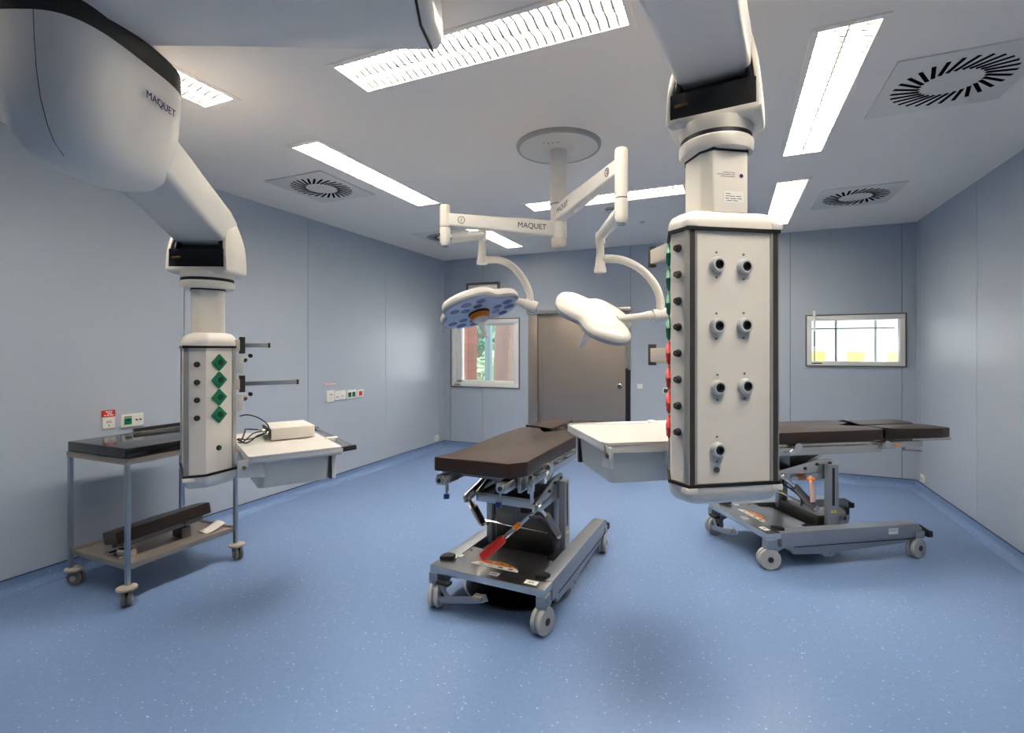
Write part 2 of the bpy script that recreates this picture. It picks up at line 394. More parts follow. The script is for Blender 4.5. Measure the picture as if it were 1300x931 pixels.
bsh = obj('shrub', leaves((-9.5, 17, 2.0), (5.5, 1.5, 3.2), 1500, 0.3), 'leaf', None, False); tag(bsh, 'tall hazy green shrubbery farthest behind the trees outside the left window', 'shrub')
# white cupboard wall of the next room
bm = new(); box(bm, (0.3, 8.60, 0), (3.2, 8.7, 2.6)); struct('wall_corridor', bm, 'corridor_white', smooth=False)
for k, x in enumerate((0.70, 1.16, 1.62, 2.08)):
    pos = ('leftmost of the cupboard fronts', 'second from the left of the cupboard fronts', 'third from the left of the cupboard fronts', 'rightmost of the cupboard fronts')[k]
    c_ = thing('cupboard', 'white cupboard with yellow panel beyond window, '+pos, 'cupboard', (x, 8.54, 0), 0, 'cupboards beyond the right window')
    bm = new(); box(bm, (-0.215, -0.34, 0.0), (0.215, 0, 2.3), 0.002); obj('cabinet_front', bm, 'corridor_white', c_, False)
    bm = new(); box(bm, (-0.10, -0.346, 1.30), (0.10, -0.34, 1.535), 0.001); obj('yellow_panel', bm, 'corridor_yellow', c_, False)

# ------------------------------------------------------------------ ceiling luminaires
def luminaire(x0, x1, y0, y1, label):
    along_x = (x1-x0) > (y1-y0); L = max(x1-x0, y1-y0); w = min(x1-x0, y1-y0)
    root = thing('ceiling_light', label, 'ceiling light', ((x0+x1)/2, (y0+y1)/2, H), pi/2 if along_x else 0, 'louvred ceiling lights')
    bm = new(); a, b_ = w/2, L/2; t = 0.022
    for lo, hi in (((-a-0.008, -b_-0.008), (a+0.008, -b_+t)), ((-a-0.008, b_-t), (a+0.008, b_+0.008)), ((-a-0.008, -b_+t), (-a+t, b_-t)), ((a-t, -b_+t), (a+0.008, b_-t))):
        box(bm, (lo[0], lo[1], -0.006), (hi[0], hi[1], 0.004), 0.002)
    for lo, hi in (((-a+0.002, -b_+0.002), (a-0.002, -b_+0.012)), ((-a+0.002, b_-0.012), (a-0.002, b_-0.002)), ((-a+0.002, -b_), (-a+0.012, b_)), ((a-0.012, -b_), (a-0.002, b_))):
        box(bm, (lo[0], lo[1], 0.004), (hi[0], hi[1], 0.085))
    obj('housing', bm, 'ceiling', root, False)
    bm = new(); box(bm, (-a+0.002, -b_+0.002, 0.075), (a-0.002, b_-0.002, 0.085)); obj('light_panel', bm, 'lamp_light', root, False)
    bm = new(); n = 34; yy = b_-0.022
    for k in range(1, n):
        y = -yy+2*yy*k/n
        for sx in (-1, 1):     # each blade is a shallow V, bowed towards the lamp
            xa, xb = (0.004, a-t) if sx > 0 else (-a+t, -0.004); xm = (xa+xb)/2
            for q0, q1, dz0, dz1 in ((xa, xm, 0, 0.012), (xm, xb, 0.012, 0)):
                v = [bm.verts.new(p) for p in ((q0, y-0.006, 0.0+dz0), (q1, y-0.006, 0.0+dz1), (q1, y-0.003, 0.034), (q0, y-0.003, 0.034), (q0, y+0.006, 0.0+dz0), (q1, y+0.006, 0.0+dz1), (q1, y+0.003, 0.034), (q0, y+0.003, 0.034))]
                for f in ((0, 1, 2, 3), (7, 6, 5, 4), (5, 4, 0, 1), (3, 2, 6, 7)): bm.faces.new([v[i] for i in f])
    box(bm, (-0.004, -yy, 0.0), (0.004, yy, 0.034))
    for s in (-1, 1): box(bm, (s*(a-t)-0.002, -yy, 0.0), (s*(a-t)+0.002, yy, 0.034))
    obj('louvre', bm, 'louvre', root, False)
LN = ['long louvred ceiling light on the left, beside the left swirl air vent',
      'louvred ceiling light deepest in the left row, behind the left lamp arm',
      'louvred ceiling light nearest on the left, mostly hidden by the left pendant joint',
      'big louvred ceiling light crossing the near ceiling, between the two pendant arms',
      'louvred ceiling light crossing the far ceiling behind the surgical light column',
      'long louvred ceiling light on the right beside the largest air vent',
      'louvred ceiling light farthest on the right, above the right service head',
      'louvred ceiling light at the near right, above and behind the viewer']
for q, nme in zip(LIGHTS, LN): luminaire(*q, nme)

def vent(cx, cy, w, d, label):
    root = thing('air_vent', label, 'air vent', (cx, cy, H), 0, 'swirl air vents in the ceiling')
    bm = new(); box(bm, (-w/2, -d/2, -0.008), (w/2, d/2, 0.0), 0.003); obj('vent_plate', bm, 'plate_white', root)
    bm = new(); n = 28; s = min(w, d)/0.64
    for k in range(n):
        a = 2*pi*k/n; m_ = Matrix.Rotation(a, 4, 'Z') @ Matrix.Translation((0.196*s, 0, 0)) @ Matrix.Rotation(R(24), 4, 'Z')
        box(bm, (-0.070*s, -0.0095*s, -0.0095), (0.070*s, 0.0095*s, -0.002), 0, 0, m_)
    obj('slot_ring', bm, 'slot_black', root, False)
vent(-3.315, 3.40, 0.63, 0.67, 'square swirl air vent on the left ceiling, beside the long left light')
vent(-3.29, 5.53, 0.64, 0.66, 'square swirl air vent in the far left ceiling corner behind the lamp arm end')
vent(1.10, 3.39, 0.64, 0.67, 'largest square swirl air vent at the upper right of the ceiling')
vent(1.10, 5.58, 0.64, 0.67, 'smaller square swirl air vent at the far right of the ceiling')
vent(-3.33, 1.24, 0.64, 0.66, 'square swirl air vent at the far left edge, mostly behind the left pendant joint')

sd = thing('smoke_detector', 'small pale smoke detector on the ceiling right of the surgical light column', 'smoke detector', (-1.10, 5.07, H))
bm = new(); lathe(bm, [(0.055, 0), (0.055, -0.012), (0.05, -0.03), (0.03, -0.042), (0.0001, -0.044)]); obj('housing', bm, 'plate_white', sd)
bm = new()
for k in range(5): box(bm, (-0.03+0.014*k, -0.052, -0.028), (-0.022+0.014*k, -0.043, -0.018))
obj('slots', bm, 'rubber', sd, False)
sp = thing('ceiling_sprinkler', 'tiny round sprinkler cap on the far ceiling behind the right lamp arm', 'sprinkler', (-0.888, 5.744, H))
bm = new(); lathe(bm, [(0.04, 0), (0.04, -0.006), (0.02, -0.008), (0.018, -0.016), (0.0001, -0.016)]); obj('cap', bm, 'plate_white', sp)

# ------------------------------------------------------------------ wall fittings
def fitting(name, label, cat, wallside, u0, u1, z0, z1, marks, base='outlet_white', group=None):
    """marks: (u0,u1,z0,z1,material,partname) in fractions of the plate"""
    if wallside == 'left': loc, rz = (XL, (u0+u1)/2, (z0+z1)/2), R(90)
    elif wallside == 'right': loc, rz = (XR, (u0+u1)/2, (z0+z1)/2), R(-90)
    else: loc, rz = ((u0+u1)/2, YB, (z0+z1)/2), 0
    root = thing(name, label, cat, loc, rz, group); w, h = abs(u1-u0), abs(z1-z0)
    bm = new(); box(bm, (-w/2, -0.013, -h/2), (w/2, 0, h/2), 0.003); obj('plate', bm, base, root)
    for (a, b_, c, d, mk, pn) in marks:
        bm = new(); box(bm, (-w/2+a*w, -0.0165, -h/2+c*h), (-w/2+b_*w, -0.0125, -h/2+d*h), 0.0008); obj(pn, bm, mk, root, False)
    return root
# note: on the left wall the local x axis runs along +Y
fitting('wall_socket', 'cream data socket under a red warning label on the left wall above the trolley', 'socket', 'left', 2.164, 2.245, 0.972, 1.058,
        [(.3, .7, .5, .7, 'beige', 'flap'), (.45, .55, .25, .33, 'rubber', 'contact')], group=None)
rl = fitting('warning_label', 'red label with white lettering on the left wall above a cream socket', 'label', 'left', 2.162, 2.247, 1.060, 1.110, [], 'red')
def print_lines(parent, rows, at, u, mk, h=0.0035):
    """illegible small print: short dashes in rows, each row a list of (start, end) along u from the point at"""
    bm = new(); u = Vector(u)
    for k, (dz, row) in enumerate(rows):
        for a, b_ in row: bar(bm, Vector(at)+u*a+Vector((0, 0, dz)), Vector(at)+u*b_+Vector((0, 0, dz)), 0.0006, h)
    return obj('small_print', bm, mk, parent, False)
print_lines(rl, [(0.014, [(-0.022, -0.006), (-0.003, 0.006), (0.010, 0.021)]), (0.001, [(-0.012, 0.002), (0.005, 0.016)]), (-0.012, [(-0.032, -0.018), (-0.014, 0.004), (0.008, 0.030)])], (0, -0.0135, 0), (1, 0, 0), 'sticker', 0.007)
fitting('wall_socket', 'wide cream double plate with a green socket on the left wall above the trolley', 'socket', 'left', 2.288, 2.443, 0.966, 1.066,
        [(.12, .45, .2, .68, 'green', 'green_socket'), (.2, .36, .45, .66, 'green_dark', 'socket_well'), (.12, .45, .74, .82, 'green', 'green_stripe'), (.62, .72, .45, .55, 'rubber', 'contact'), (.80, .90, .45, .55, 'rubber', 'contact'), (.73, .77, .36, .40, 'rubber', 'contact')])
fitting('wall_socket', 'pale socket leftmost in the row on the left wall, under a thin red line', 'socket', 'left', 4.395, 4.51, 0.955, 1.09, [(.35, .75, .58, .68, 'tray_metal', 'slot'), (.45, .6, .3, .36, 'beige', 'contact')])
fitting('warning_label', 'thin faded pink label strip above the pale sockets on the left wall', 'label', 'left', 4.36, 4.53, 1.150, 1.166, [], 'pink')
fitting('wall_socket', 'pale wide double socket in the row on the left wall between single and green ones', 'socket', 'left', 4.518, 4.70, 0.968, 1.075, [(.15, .3, .3, .38, 'rubber', 'contact'), (.6, .75, .36, .43, 'rubber', 'contact')])
fitting('wall_socket', 'double socket with two green inserts in the row on the left wall', 'socket', 'left', 4.722, 4.885, 0.968, 1.07, [(.12, .44, .15, .72, 'green', 'green_socket'), (.56, .88, .15, .72, 'green', 'green_socket'), (.16, .4, .45, .72, 'green_dark', 'socket_well'), (.6, .84, .45, .72, 'green_dark', 'socket_well')])
fitting('call_button', 'small white plate with a bright red button on the left wall', 'button', 'left', 4.905, 5.02, 0.968, 1.062, [(.25, .75, .2, .8, 'red', 'red_button')])
fitting('wall_socket', 'small white socket low on the left wall just short of the back corner', 'socket', 'left', 6.68, 6.80, 0.12, 0.215, [(.4, .6, .4, .6, 'beige', 'contact')])
fitting('wall_switch', 'small white square switch on the back wall right of the steel door', 'switch', 'back', -1.141, -1.067, 1.023, 1.09, [(.15, .85, .15, .85, 'sticker', 'rocker')])
fitting('wall_switch', 'small green-fronted switch on the back wall just left of the large service head', 'switch', 'back', -0.80, -0.72, 0.97, 1.045, [(.15, .85, .15, .85, 'green_dark', 'rocker')])
fitting('wall_socket', 'small white socket low on the right wall near the back corner', 'socket', 'right', 6.70, 6.80, 0.115, 0.20, [(.35, .65, .4, .6, 'beige', 'contact')])

# ------------------------------------------------------------------ supply pendants
def head_poly(gw, c_len, c_ang, s_len, s_ang, yf=-0.125):
    """plan of the service head, symmetric in x: front (gas) face, chamfer, side; angles from the front face"""
    x0, y0 = gw/2, yf; x1, y1 = x0+c_len*cos(R(c_ang)), y0+c_len*sin(R(c_ang)); x2, y2 = x1+s_len*cos(R(s_ang)), y1+s_len*sin(R(s_ang))
    return [(x0, y0), (x1, y1), (x2, y2), (-x2, y2), (-x1, y1), (-x0, y0)]
def scaled(poly, k, dx=0, dy=0): return [(x*k+dx, y*k+dy) for x, y in poly]
def offset(poly, d):
    """move every edge of a convex polygon outwards by d"""
    n = len(poly); out = []
    area = sum(poly[i][0]*poly[(i+1) % n][1]-poly[(i+1) % n][0]*poly[i][1] for i in range(n)); s = 1 if area > 0 else -1
    for i in range(n):
        p0, p1, p2 = Vector(poly[i-1]), Vector(poly[i]), Vector(poly[(i+1) % n])
        e1, e2 = (p1-p0).normalized(), (p2-p1).normalized(); n1, n2 = Vector((e1.y, -e1.x))*s, Vector((e2.y, -e2.x))*s
        b_ = (n1+n2); b_ = b_/max(b_.length_squared/2, 1e-6)
        out.append((p1.x+b_.x*d, p1.y+b_.y*d))
    return out
def outlet(parent, p, nrm, r=0.029, name='gas_outlet', face='rubber'):
    bm = new(); lathe(bm, [(r, 0), (r, 0.012), (r*0.94, 0.019), (r*0.82, 0.023), (r*0.62, 0.023), (r*0.60, 0.012)], p, nrm, 24); a = obj(name, bm, 'bracket_grey', parent, label='grey cylindrical gas outlet')
    bm = new(); lathe(bm, [(r*0.60, 0.011), (r*0.60, 0.0235), (r*0.45, 0.025), (r*0.40, 0.014), (0.0005, 0.014)], p, nrm, 20); obj('coupling', bm, face, a)
    up = Vector((0, 0, 1))
    for s in (-1, 1):
        bm = new(); cyl(bm, Vector(p)+up*s*0.047, Vector(p)+up*s*0.047+Vector(nrm)*0.002, 0.0042, n=10); obj('screw', bm, 'steel_dark', a)
def pin(parent, p, nrm):
    bm = new(); lathe(bm, [(0.015, 0), (0.015, 0.006), (0.011, 0.012), (0.011, 0.018)], p, nrm, 18); a = obj('earth_pin', bm, 'rubber', parent)
    bm = new(); cyl(bm, Vector(p)+Vector(nrm)*0.017, Vector(p)+Vector(nrm)*0.020, 0.0055, n=10); obj('pin_core', bm, 'brass', a)
def socket(parent, p, nrm, colour, dark, side=0.068):
    z = Vector(nrm).normalized(); x = Vector((0, 0, 1)).cross(z).normalized(); y = z.cross(x)
    m_ = Matrix((x, y, z)).transposed().to_4x4(); m_.translation = Vector(p); m_ = m_ @ Matrix.Rotation(R(45), 4, 'Z')
    bm = new(); s = side/2; box(bm, (-s, -s, 0), (s, s, 0.012), 0.005, 0, m_); a = obj('power_socket', bm, colour, parent)
    bm = new(); box(bm, (-s*0.82, -s*0.82, 0.011), (s*0.82, s*0.82, 0.016), 0.004, 0, m_); obj('lid_rim', bm, colour, a)
    bm = new(); cyl(bm, m_ @ Vector((0, 0, 0.015)), m_ @ Vector((0, 0, 0.0175)), s*0.5, n=20); obj('socket_well', bm, dark, a)
def side_frame(poly, i, f):
    """point at fraction f along plan edge i (counter-clockwise from front right) and its outward normal"""
    p, q = Vector(poly[i]), Vector(poly[(i+1) % len(poly)]); d = (q-p).normalized(); nn = Vector((d.y, -d.x)); c = p+(q-p)*f
    ctr = Vector((0, sum(y for x, y in poly)/len(poly)))
    if nn.dot(c-ctr) < 0: nn = -nn
    return c, nn
def rounded(poly, r, k=4):
    out = []; n = len(poly)
    for i in range(n):
        p0, p1, p2 = Vector(poly[i-1]), Vector(poly[i]), Vector(poly[(i+1) % n]); a = p1+(p0-p1).normalized()*r; b_ = p1+(p2-p1).normalized()*r
        for j in range(k+1):
            t = j/k; out.append(tuple((1-t)**2*a+2*t*(1-t)*p1+t*t*b_))
    return out
def service_head(root, poly, z0, z1):
    hd = None; bm = new(); prism(bm, offset(poly, -0.006), z0, z1); hd = obj('service_head', bm, 'white', root)
    ctr = (0, 0.03)
    # corner profiles: dark groove strip flanked by aluminium, at front and rear corners
    for i, jf, js in ((0, 5, 1), (5, 0, 4), (2, 3, 1), (3, 2, 4)):
        p = Vector(poly[i]); df, ds = (Vector(poly[jf])-p).normalized(), (Vector(poly[js])-p).normalized()
        nf = Vector((df.y, -df.x)); nf = nf if nf.dot(-ds) > 0 else -nf
        ns = Vector((ds.y, -ds.x)); ns = ns if ns.dot(-df) > 0 else -ns
        q = [p+df*0.003, p+df*0.024, p+df*0.024-nf*0.02, p+df*0.003-nf*0.014]
        bm = new(); prism(bm, [tuple(v) for v in q], z0-0.004, z1+0.004); obj('corner_groove', bm, 'profile_dark', hd, label='dark grooved corner profile')
        q = [p+df*0.003, p+nf*0.001+ns*0.001, p+ds*0.022+ns*0.001, p+ds*0.022-ns*0.014, p+df*0.003-nf*0.012]
        bm = new(); prism(bm, [tuple(v) for v in q], z0-0.002, z1+0.002); obj('corner_profile', bm, 'profile', hd, label='aluminium corner profile')
        q = [p+df*0.024+nf*0.000, p+df*0.034+nf*0.000, p+df*0.034-nf*0.012, p+df*0.024-nf*0.012]
        bm = new(); prism(bm, [tuple(v) for v in q], z0-0.002, z1+0.002); obj('edge_strip', bm, 'profile', hd)
    # black joints and bevelled caps
    for nm, z, s in (('top_cap', z1, 1), ('bottom_cap', z0, -1)):
        bm = new(); o1 = offset(poly, 0.006); prism(bm, o1, min(z, z+s*0.012), max(z, z+s*0.012)); obj('black_joint', bm, 'black', hd, label='black joint line')
        bm = new(); hh = 0.07; r_ = rounded(offset(poly, 0.004), 0.018)
        prof = [(1.0, 0.012), (1.0, 0.034), (0.985, 0.045), (0.93, 0.062), (0.80, 0.078), (0.60, 0.086)]
        if s < 0: prof = [(1.0, 0.012), (0.995, 0.03), (0.95, 0.055), (0.86, 0.075), (0.70, 0.086), (0.4, 0.09)]
        loft(bm, [[((x)*k, (y-0.02)*k+0.02, z+s*h) for x, y in r_] for k, h in prof])
        for sx in (-1, 1):   # raised corner blocks over the profiles
            p = Vector(poly[0]); box(bm, (sx*(p.x-0.010)-0.024, p.y-0.008, min(z+s*0.012, z+s*0.036)), (sx*(p.x-0.010)+0.024, p.y+0.05, max(z+s*0.012, z+s*0.036)), 0.006)
        obj(nm, bm, 'white', hd)
    return hd
def rail_arm(root, x, y0, y1, z, y2, end):
    """a clamp at the back edge carrying a horizontal rail"""
    bm = new(); box(bm, (x-0.016, y0, z-0.030), (x+0.016, y1, z+0.030), 0.003); box(bm, (x-0.014, y0, z-0.034), (x+0.014, y1, z-0.028)); a = obj('rail_clamp', bm, 'beige', root)
    bm = new(); box(bm, (x-0.014, y1-0.002, z-0.048), (x+0.014, y1+0.028, z+0.048), 0.003); obj('clamp_block', bm, 'profile_dark', a)
    if y2 > y1+0.05:
        bm = new(); box(bm, (x-0.006, y1+0.02, z-0.0125), (x+0.006, y2, z+0.0125), 0.002); obj('accessory_rail', bm, 'steel', root)
        bm = new(); box(bm, (x-0.008, y2, z-0.015), (x+0.008, y2+0.012, z+0.015), 0.002); obj('rail_end', bm, end, a)
        bm = new(); box(bm, (x-0.008, y0+0.02, z-0.16), (x+0.008, y0+0.05, z-0.06), 0.003); box(bm, (x-0.008, y0+0.02, z-0.075), (x+0.008, y0+0.085, z-0.058), 0.002); obj('hook', bm, 'white', root)
        bm = new(); cyl(bm, (x-0.012, y0+0.085, z-0.062), (x+0.012, y0+0.085, z-0.062), 0.012); cyl(bm, (x-0.012, y0+0.06, z-0.092), (x+0.012, y0+0.06, z-0.085), 0.009); obj('hook_knob', bm, 'black', root)
def shelf(root, x0, x1, y0, y1, z, bracket_y):
    bm = new(); r_ = rounded([(x1, y0), (x1, y1), (x0, y1), (x0, y0)], 0.03)
    loft(bm, [[(x, y, zz) for x, y in rr] for rr, zz in ((r_, z-0.012), (r_, z), )])
    sh = obj('shelf', bm, 'shelf_white', root)
    bm = new()   # apron under the top
    a, b_, c, d = x0+0.004, x1-0.004, y0+0.004, y1-0.004
    for lo, hi in (((a, c), (b_, c+0.012)), ((a, d-0.012), (b_, d)), ((a, c), (a+0.012, d)), ((b_-0.012, c), (b_, d))): box(bm, (lo[0], lo[1], z-0.045), (hi[0], hi[1], z-0.013), 0.003)
    obj('apron', bm, 'white_cool', sh)
    for s, X in ((-1, x0), (1, x1)):
        bm = new(); box(bm, (min(X, X+s*0.012), y0+0.01, z-0.033), (max(X, X+s*0.012), y1, z-0.004), 0.004)
        box(bm, (min(X+s*0.003, X+s*0.014), y0+0.012, z-0.008), (max(X+s*0.003, X+s*0.014), y1-0.01, z+0.004), 0.003)
        obj('side_rail', bm, 'bracket_grey', sh)
    bm = new(); cyl(bm, (x0-0.005, y1+0.062, z-0.012), (x1+0.005, y1+0.062, z-0.012), 0.0135); obj('handle_bar', bm, 'steel', sh, label='steel handle bar along the outer edge')
    for X in (x0, x1):
        bm = new(); bar(bm, (X, y1-0.01, z-0.016), (X, y1+0.08, z-0.010), 0.022, 0.028, 0.006); obj('bar_holder', bm, 'rubber', sh)
    bm = new(); xm = x0+(x1-x0)*0.60; box(bm, (xm-0.02, y1-0.01, z-0.026), (xm+0.02, y1+0.07, z+0.006), 0.008); obj('bar_grip', bm, 'white_cool', sh)
    # drawer
    dr0, dr1, dy0, dy1, dz = x0+0.03, x1-0.03, y0+0.045, y1-0.06, 0.185
    secs = []
    for k, h in ((0.955, -dz), (0.97, -dz+0.012), (1.0, -0.045)):
        cx, cy = (dr0+dr1)/2, (dy0+dy1)/2; r_ = rounded([(dr1, dy0), (dr1, dy1), (dr0, dy1), (dr0, dy0)], 0.035)
        secs.append([((x-cx)*k+cx, (y-cy)*k+cy, z+h) for x, y in r_])
    bm = new(); loft(bm, secs); dw = obj('drawer', bm, 'drawer_plastic', sh)
    bm = new(); box(bm, (dr0-0.006, dy1+0.008, z-dz+0.004), (dr1+0.006, dy1+0.030, z-0.047), 0.005); obj('drawer_front', bm, 'white_cool', dw)
    bm = new(); box(bm, (dr0, dy1+0.001, z-dz), (dr1, dy1+0.008, z-0.047)); obj('drawer_gap', bm, 'dark_metal', dw)
    for X in (x0+0.02, x1-0.02):
        bm = new(); m_ = Matrix(((0, 0, 1, X), (1, 0, 0, 0), (0, 1, 0, 0), (0, 0, 0, 1)))
        prism(bm, [(bracket_y, z-0.105), (bracket_y, z-0.018), (y0+0.06, z-0.018), (y0+0.08, z-0.12)], -0.006, 0.006, 0.002, 0, m_); bk = obj('bracket', bm, 'bracket_grey', sh)
        bm = new(); cyl(bm, (X-0.014, bracket_y+0.03, z-0.055), (X+0.014, bracket_y+0.03, z-0.055), 0.010); obj('bracket_bolt', bm, 'brass', bk)
    bm = new(); box(bm, (-0.12, bracket_y-0.03, z-0.10), (0.12, y0+0.03, z-0.03), 0.004); obj('back_beam', bm, 'white_cool', sh)
    return sh
def fork_and_column(root, loc, tube_rz, fork_rz, z_tube0, z_col0, z_col1, z_fork, fw, fd, cheek_h, arm_to, arm_w, arm_h, tube_w=0.18, pitch_z=0.0):
    """telescopic square tube, round collar and the fork that carries the spring arm (local coordinates of root)"""
    cx, cy = loc
    rt = Matrix.Translation((cx, cy, 0)) @ Matrix.Rotation(tube_rz, 4, 'Z')
    w = tube_w/2; bm = new(); prism(bm, rounded([(w*0.72, -w), (w, -w*0.55), (w, w*0.55), (w*0.72, w), (-w*0.72, w), (-w, w*0.55), (-w, -w*0.55), (-w*0.72, -w)], 0.006, 2), z_tube0, z_col0+0.02, 0, 0, rt); col_ = obj('column', bm, 'white', root)
    bm = new(); prism(bm, [(x*1.03, y*1.03) for x, y in [(w*0.72, -w), (w, -w*0.55), (w, w*0.55), (w*0.72, w), (-w*0.72, w), (-w, w*0.55), (-w, -w*0.55), (-w*0.72, -w)]], z_col0-0.008, z_col0+0.004, 0, 0, rt); obj('column_seal', bm, 'black', col_)
    bm = new(); lathe(bm, [(0.118, 0), (0.134, 0.006), (0.139, 0.018), (0.139, z_col1-z_col0-0.03), (0.132, z_col1-z_col0-0.022)], (cx, cy, z_col0), (0, 0, 1), 48)
    obj('collar', bm, 'white', root)
    bm = new(); lathe(bm, [(0.134, -0.026), (0.134, -0.008)], (cx, cy, z_col1), (0, 0, 1), 48); obj('collar_seal', bm, 'black', root)
    bm = new(); lathe(bm, [(0.132, -0.010), (0.136, 0.0), (0.142, z_fork-z_col1)], (cx, cy, z_col1), (0, 0, 1), 48); obj('upper_collar', bm, 'white', root)
    # fork
    rf = Matrix.Translation((cx, cy, 0)) @ Matrix.Rotation(fork_rz, 4, 'Z'); a, d = fw/2, fd/2
    bm = new()
    secs = []
    for k, h in ((0.86, z_fork-0.012), (0.97, z_fork+0.0), (1.0, z_fork+0.010), (1.0, z_fork+0.024)):
        secs.append([(x*k, y*k, h) for x, y in rounded([(a, -d), (a, d), (-a, d), (-a, -d)], 0.02)])
    loft(bm, secs, mtx=rf)
    def cheek(s, inset, th, grow):
        secs = []
        for i in range(13):
            t = i/12; h = z_fork+0.012+(cheek_h-0.012+grow)*t
            lo = -d*(1-0.02*t-0.78*max(0, t-0.30)**1.6/0.565)+(0.004 if grow else 0); hi = d*(1-0.55*max(0, t-0.45)**1.5/0.41)
            xo = a-inset-0.040*t*t
            secs.append([Vector((s*u, v, h)) for u, v in rounded([(xo, lo), (xo, hi), (xo-th, hi), (xo-th, lo)], min(0.010, th*0.4), 2)])
        loft(bm, secs, mtx=rf)
    for s in (-1, 1): cheek(s, 0.0, 0.022, 0)
    box(bm, (-a+0.01, d-0.03, z_fork+0.02), (a-0.01, d, z_fork+cheek_h*0.5), 0.008, 0, rf)
    fk = obj('fork', bm, 'white', root)
    bm = new(); box(bm, (-a+0.008, -d*0.985, z_fork+0.014), (a-0.008, d*0.9, z_fork+0.125), 0.008, 0, rf)
    for s in (-1, 1): cheek(s, 0.020, 0.028, -0.012)
    cyl(bm, rf @ Vector((-a+0.07, -d*0.35, z_fork+0.105)), rf @ Vector((a-0.07, -d*0.35, z_fork+0.105)), 0.055, n=28)
    obj('fork_lining', bm, 'gloss_black', fk, label='black inner lining of the fork')
    bm = new(); m2 = rf @ Matrix.Rotation(0, 4, 'Z'); bar(bm, m2 @ Vector((-a+0.035, -d*1.0, z_fork+0.072)), m2 @ Vector((-a+0.085, -d*1.0, z_fork+0.075)), 0.008, 0.012, 0.003); obj('lock_lever', bm, 'brass', fk)
    # spring arm
    A = rf @ Vector((0, 0, z_fork+cheek_h*0.76)); B = Vector(arm_to)
    d_ = (B-A).normalized(); x = d_.cross(Vector((0, 0, 1))).normalized(); z = x.cross(d_)
    def sec(p, w_, h_, r=0.03):
        return [p+x*u+z*v for u, v in rounded([(w_/2, -h_/2), (w_/2, h_/2), (-w_/2, h_/2), (-w_/2, -h_/2)], r)]
    L = (B-A).length; bm = new()
    loft(bm, [sec(A-d_*0.075, arm_w*0.92, arm_h*0.55), sec(A-d_*0.03, arm_w*0.97, arm_h*0.9), sec(A+d_*0.05, arm_w, arm_h), sec(A+d_*L*0.5, arm_w*1.0, arm_h*1.02), sec(B, arm_w*1.04, arm_h*1.06)])
    return obj('spring_arm', bm, 'white_cool', root), (x, d_, z)

def build_pendant(name, label, loc, rz, poly, z0, z1):
    root = thing(name, label, 'ceiling pendant', (loc[0], loc[1], 0), rz); return root
def to_local(root_loc, rz, p):
    d = Vector((p[0]-root_loc[0], p[1]-root_loc[1], 0)); c, s = cos(-rz), sin(-rz); return Vector((d.x*c-d.y*s, d.x*s+d.y*c, p[2]))

# right (near) pendant
LR, RR = (-0.045, 2.166), R(33.4)
pr = thing('supply_pendant', 'large near white ceiling supply pendant with gas outlets on a tall head, right of centre', 'ceiling pendant', (LR[0], LR[1], 0), RR)
PR = head_poly(0.373, 0.096, 72, 0.185, 116)
hr = service_head(pr, PR, 1.055, 2.005)
for x, z in ((-0.072, 1.877), (0.041, 1.872), (-0.072, 1.647), (0.041, 1.650), (-0.068, 1.416), (0.045, 1.420)):
    outlet(hr, (x, -0.119, z), (0, -1, 0), face='rubber')
outlet(hr, (-0.070, -0.119, 1.183), (0, -1, 0), 0.028, face='dark_metal')
bm = new(); lathe(bm, [(0.011, 0), (0.011, 0.006), (0.006, 0.008)], (-0.072, -0.119, 1.106), (0, -1, 0), 16); obj('key_switch', bm, 'steel_dark', hr)
for k in range(8):
    z = 1.944-0.1*k
    c, nn = side_frame(PR, 4, 0.42); pin(hr, (c.x-nn.x*0.006, c.y-nn.y*0.006, z), (nn.x, nn.y, 0))
    c, nn = side_frame(PR, 3, 0.45); socket(hr, (c.x-nn.x*0.006, c.y-nn.y*0.006, z), (nn.x, nn.y, 0), 'green' if k < 4 else 'red', 'green_dark' if k < 4 else 'rubber')
for z in (1.983, 1.535): rail_arm(pr, -0.122, 0.12, 0.300, z, 0.0, 'black')
shr = shelf(pr, -0.40, 0.41, 0.175, 0.70, 1.162, 0.15)
bm = new(); box(bm, (-0.405, 0.735, 1.150), (-0.39, 0.762, 1.160), 0.003); obj('corner_mark', bm, 'yellow', shr)
armB = to_local(LR, RR, V(0.02, 0.62, 2.70))
_, (ax, ad_, az) = fork_and_column(pr, (0, 0), 0, R(-6)-RR, 2.085, 2.325, 2.405, 2.445, 0.345, 0.23, 0.34, armB, 0.27, 0.19, tube_w=0.20)
# label sheet on the column
bm = new(); box(bm, (-0.03, -0.1015, 2.120), (0.055, -0.0995, 2.165)); lb = obj('type_label', bm, 'sticker', pr, False)
print_lines(lb, [(0.010, [(-0.035, -0.012)]), (0.001, [(-0.035, 0.005), (0.010, 0.030)]), (-0.008, [(-0.035, -0.02), (-0.015, 0.012), (0.016, 0.034)]), (-0.016, [(-0.030, -0.008), (-0.003, 0.018)])], (0.012, -0.1018, 2.144), (1, 0, 0), 'dark_metal', 0.0022)
print_lines(pr, [(0.010, [(-0.02, 0.03)]), (0.002, [(-0.045, 0.012), (0.016, 0.03)]), (-0.006, [(-0.03, 0.03)])], (-0.012, -0.1003, 2.226), (1, 0, 0), 'dark_metal', 0.0016)
bm = new(); lathe(bm, [(0.008, 0), (0.008, 0.001)], (0.045, -0.1, 2.225), (0, -1, 0), 20); obj('round_mark', bm, 'navy', pr)

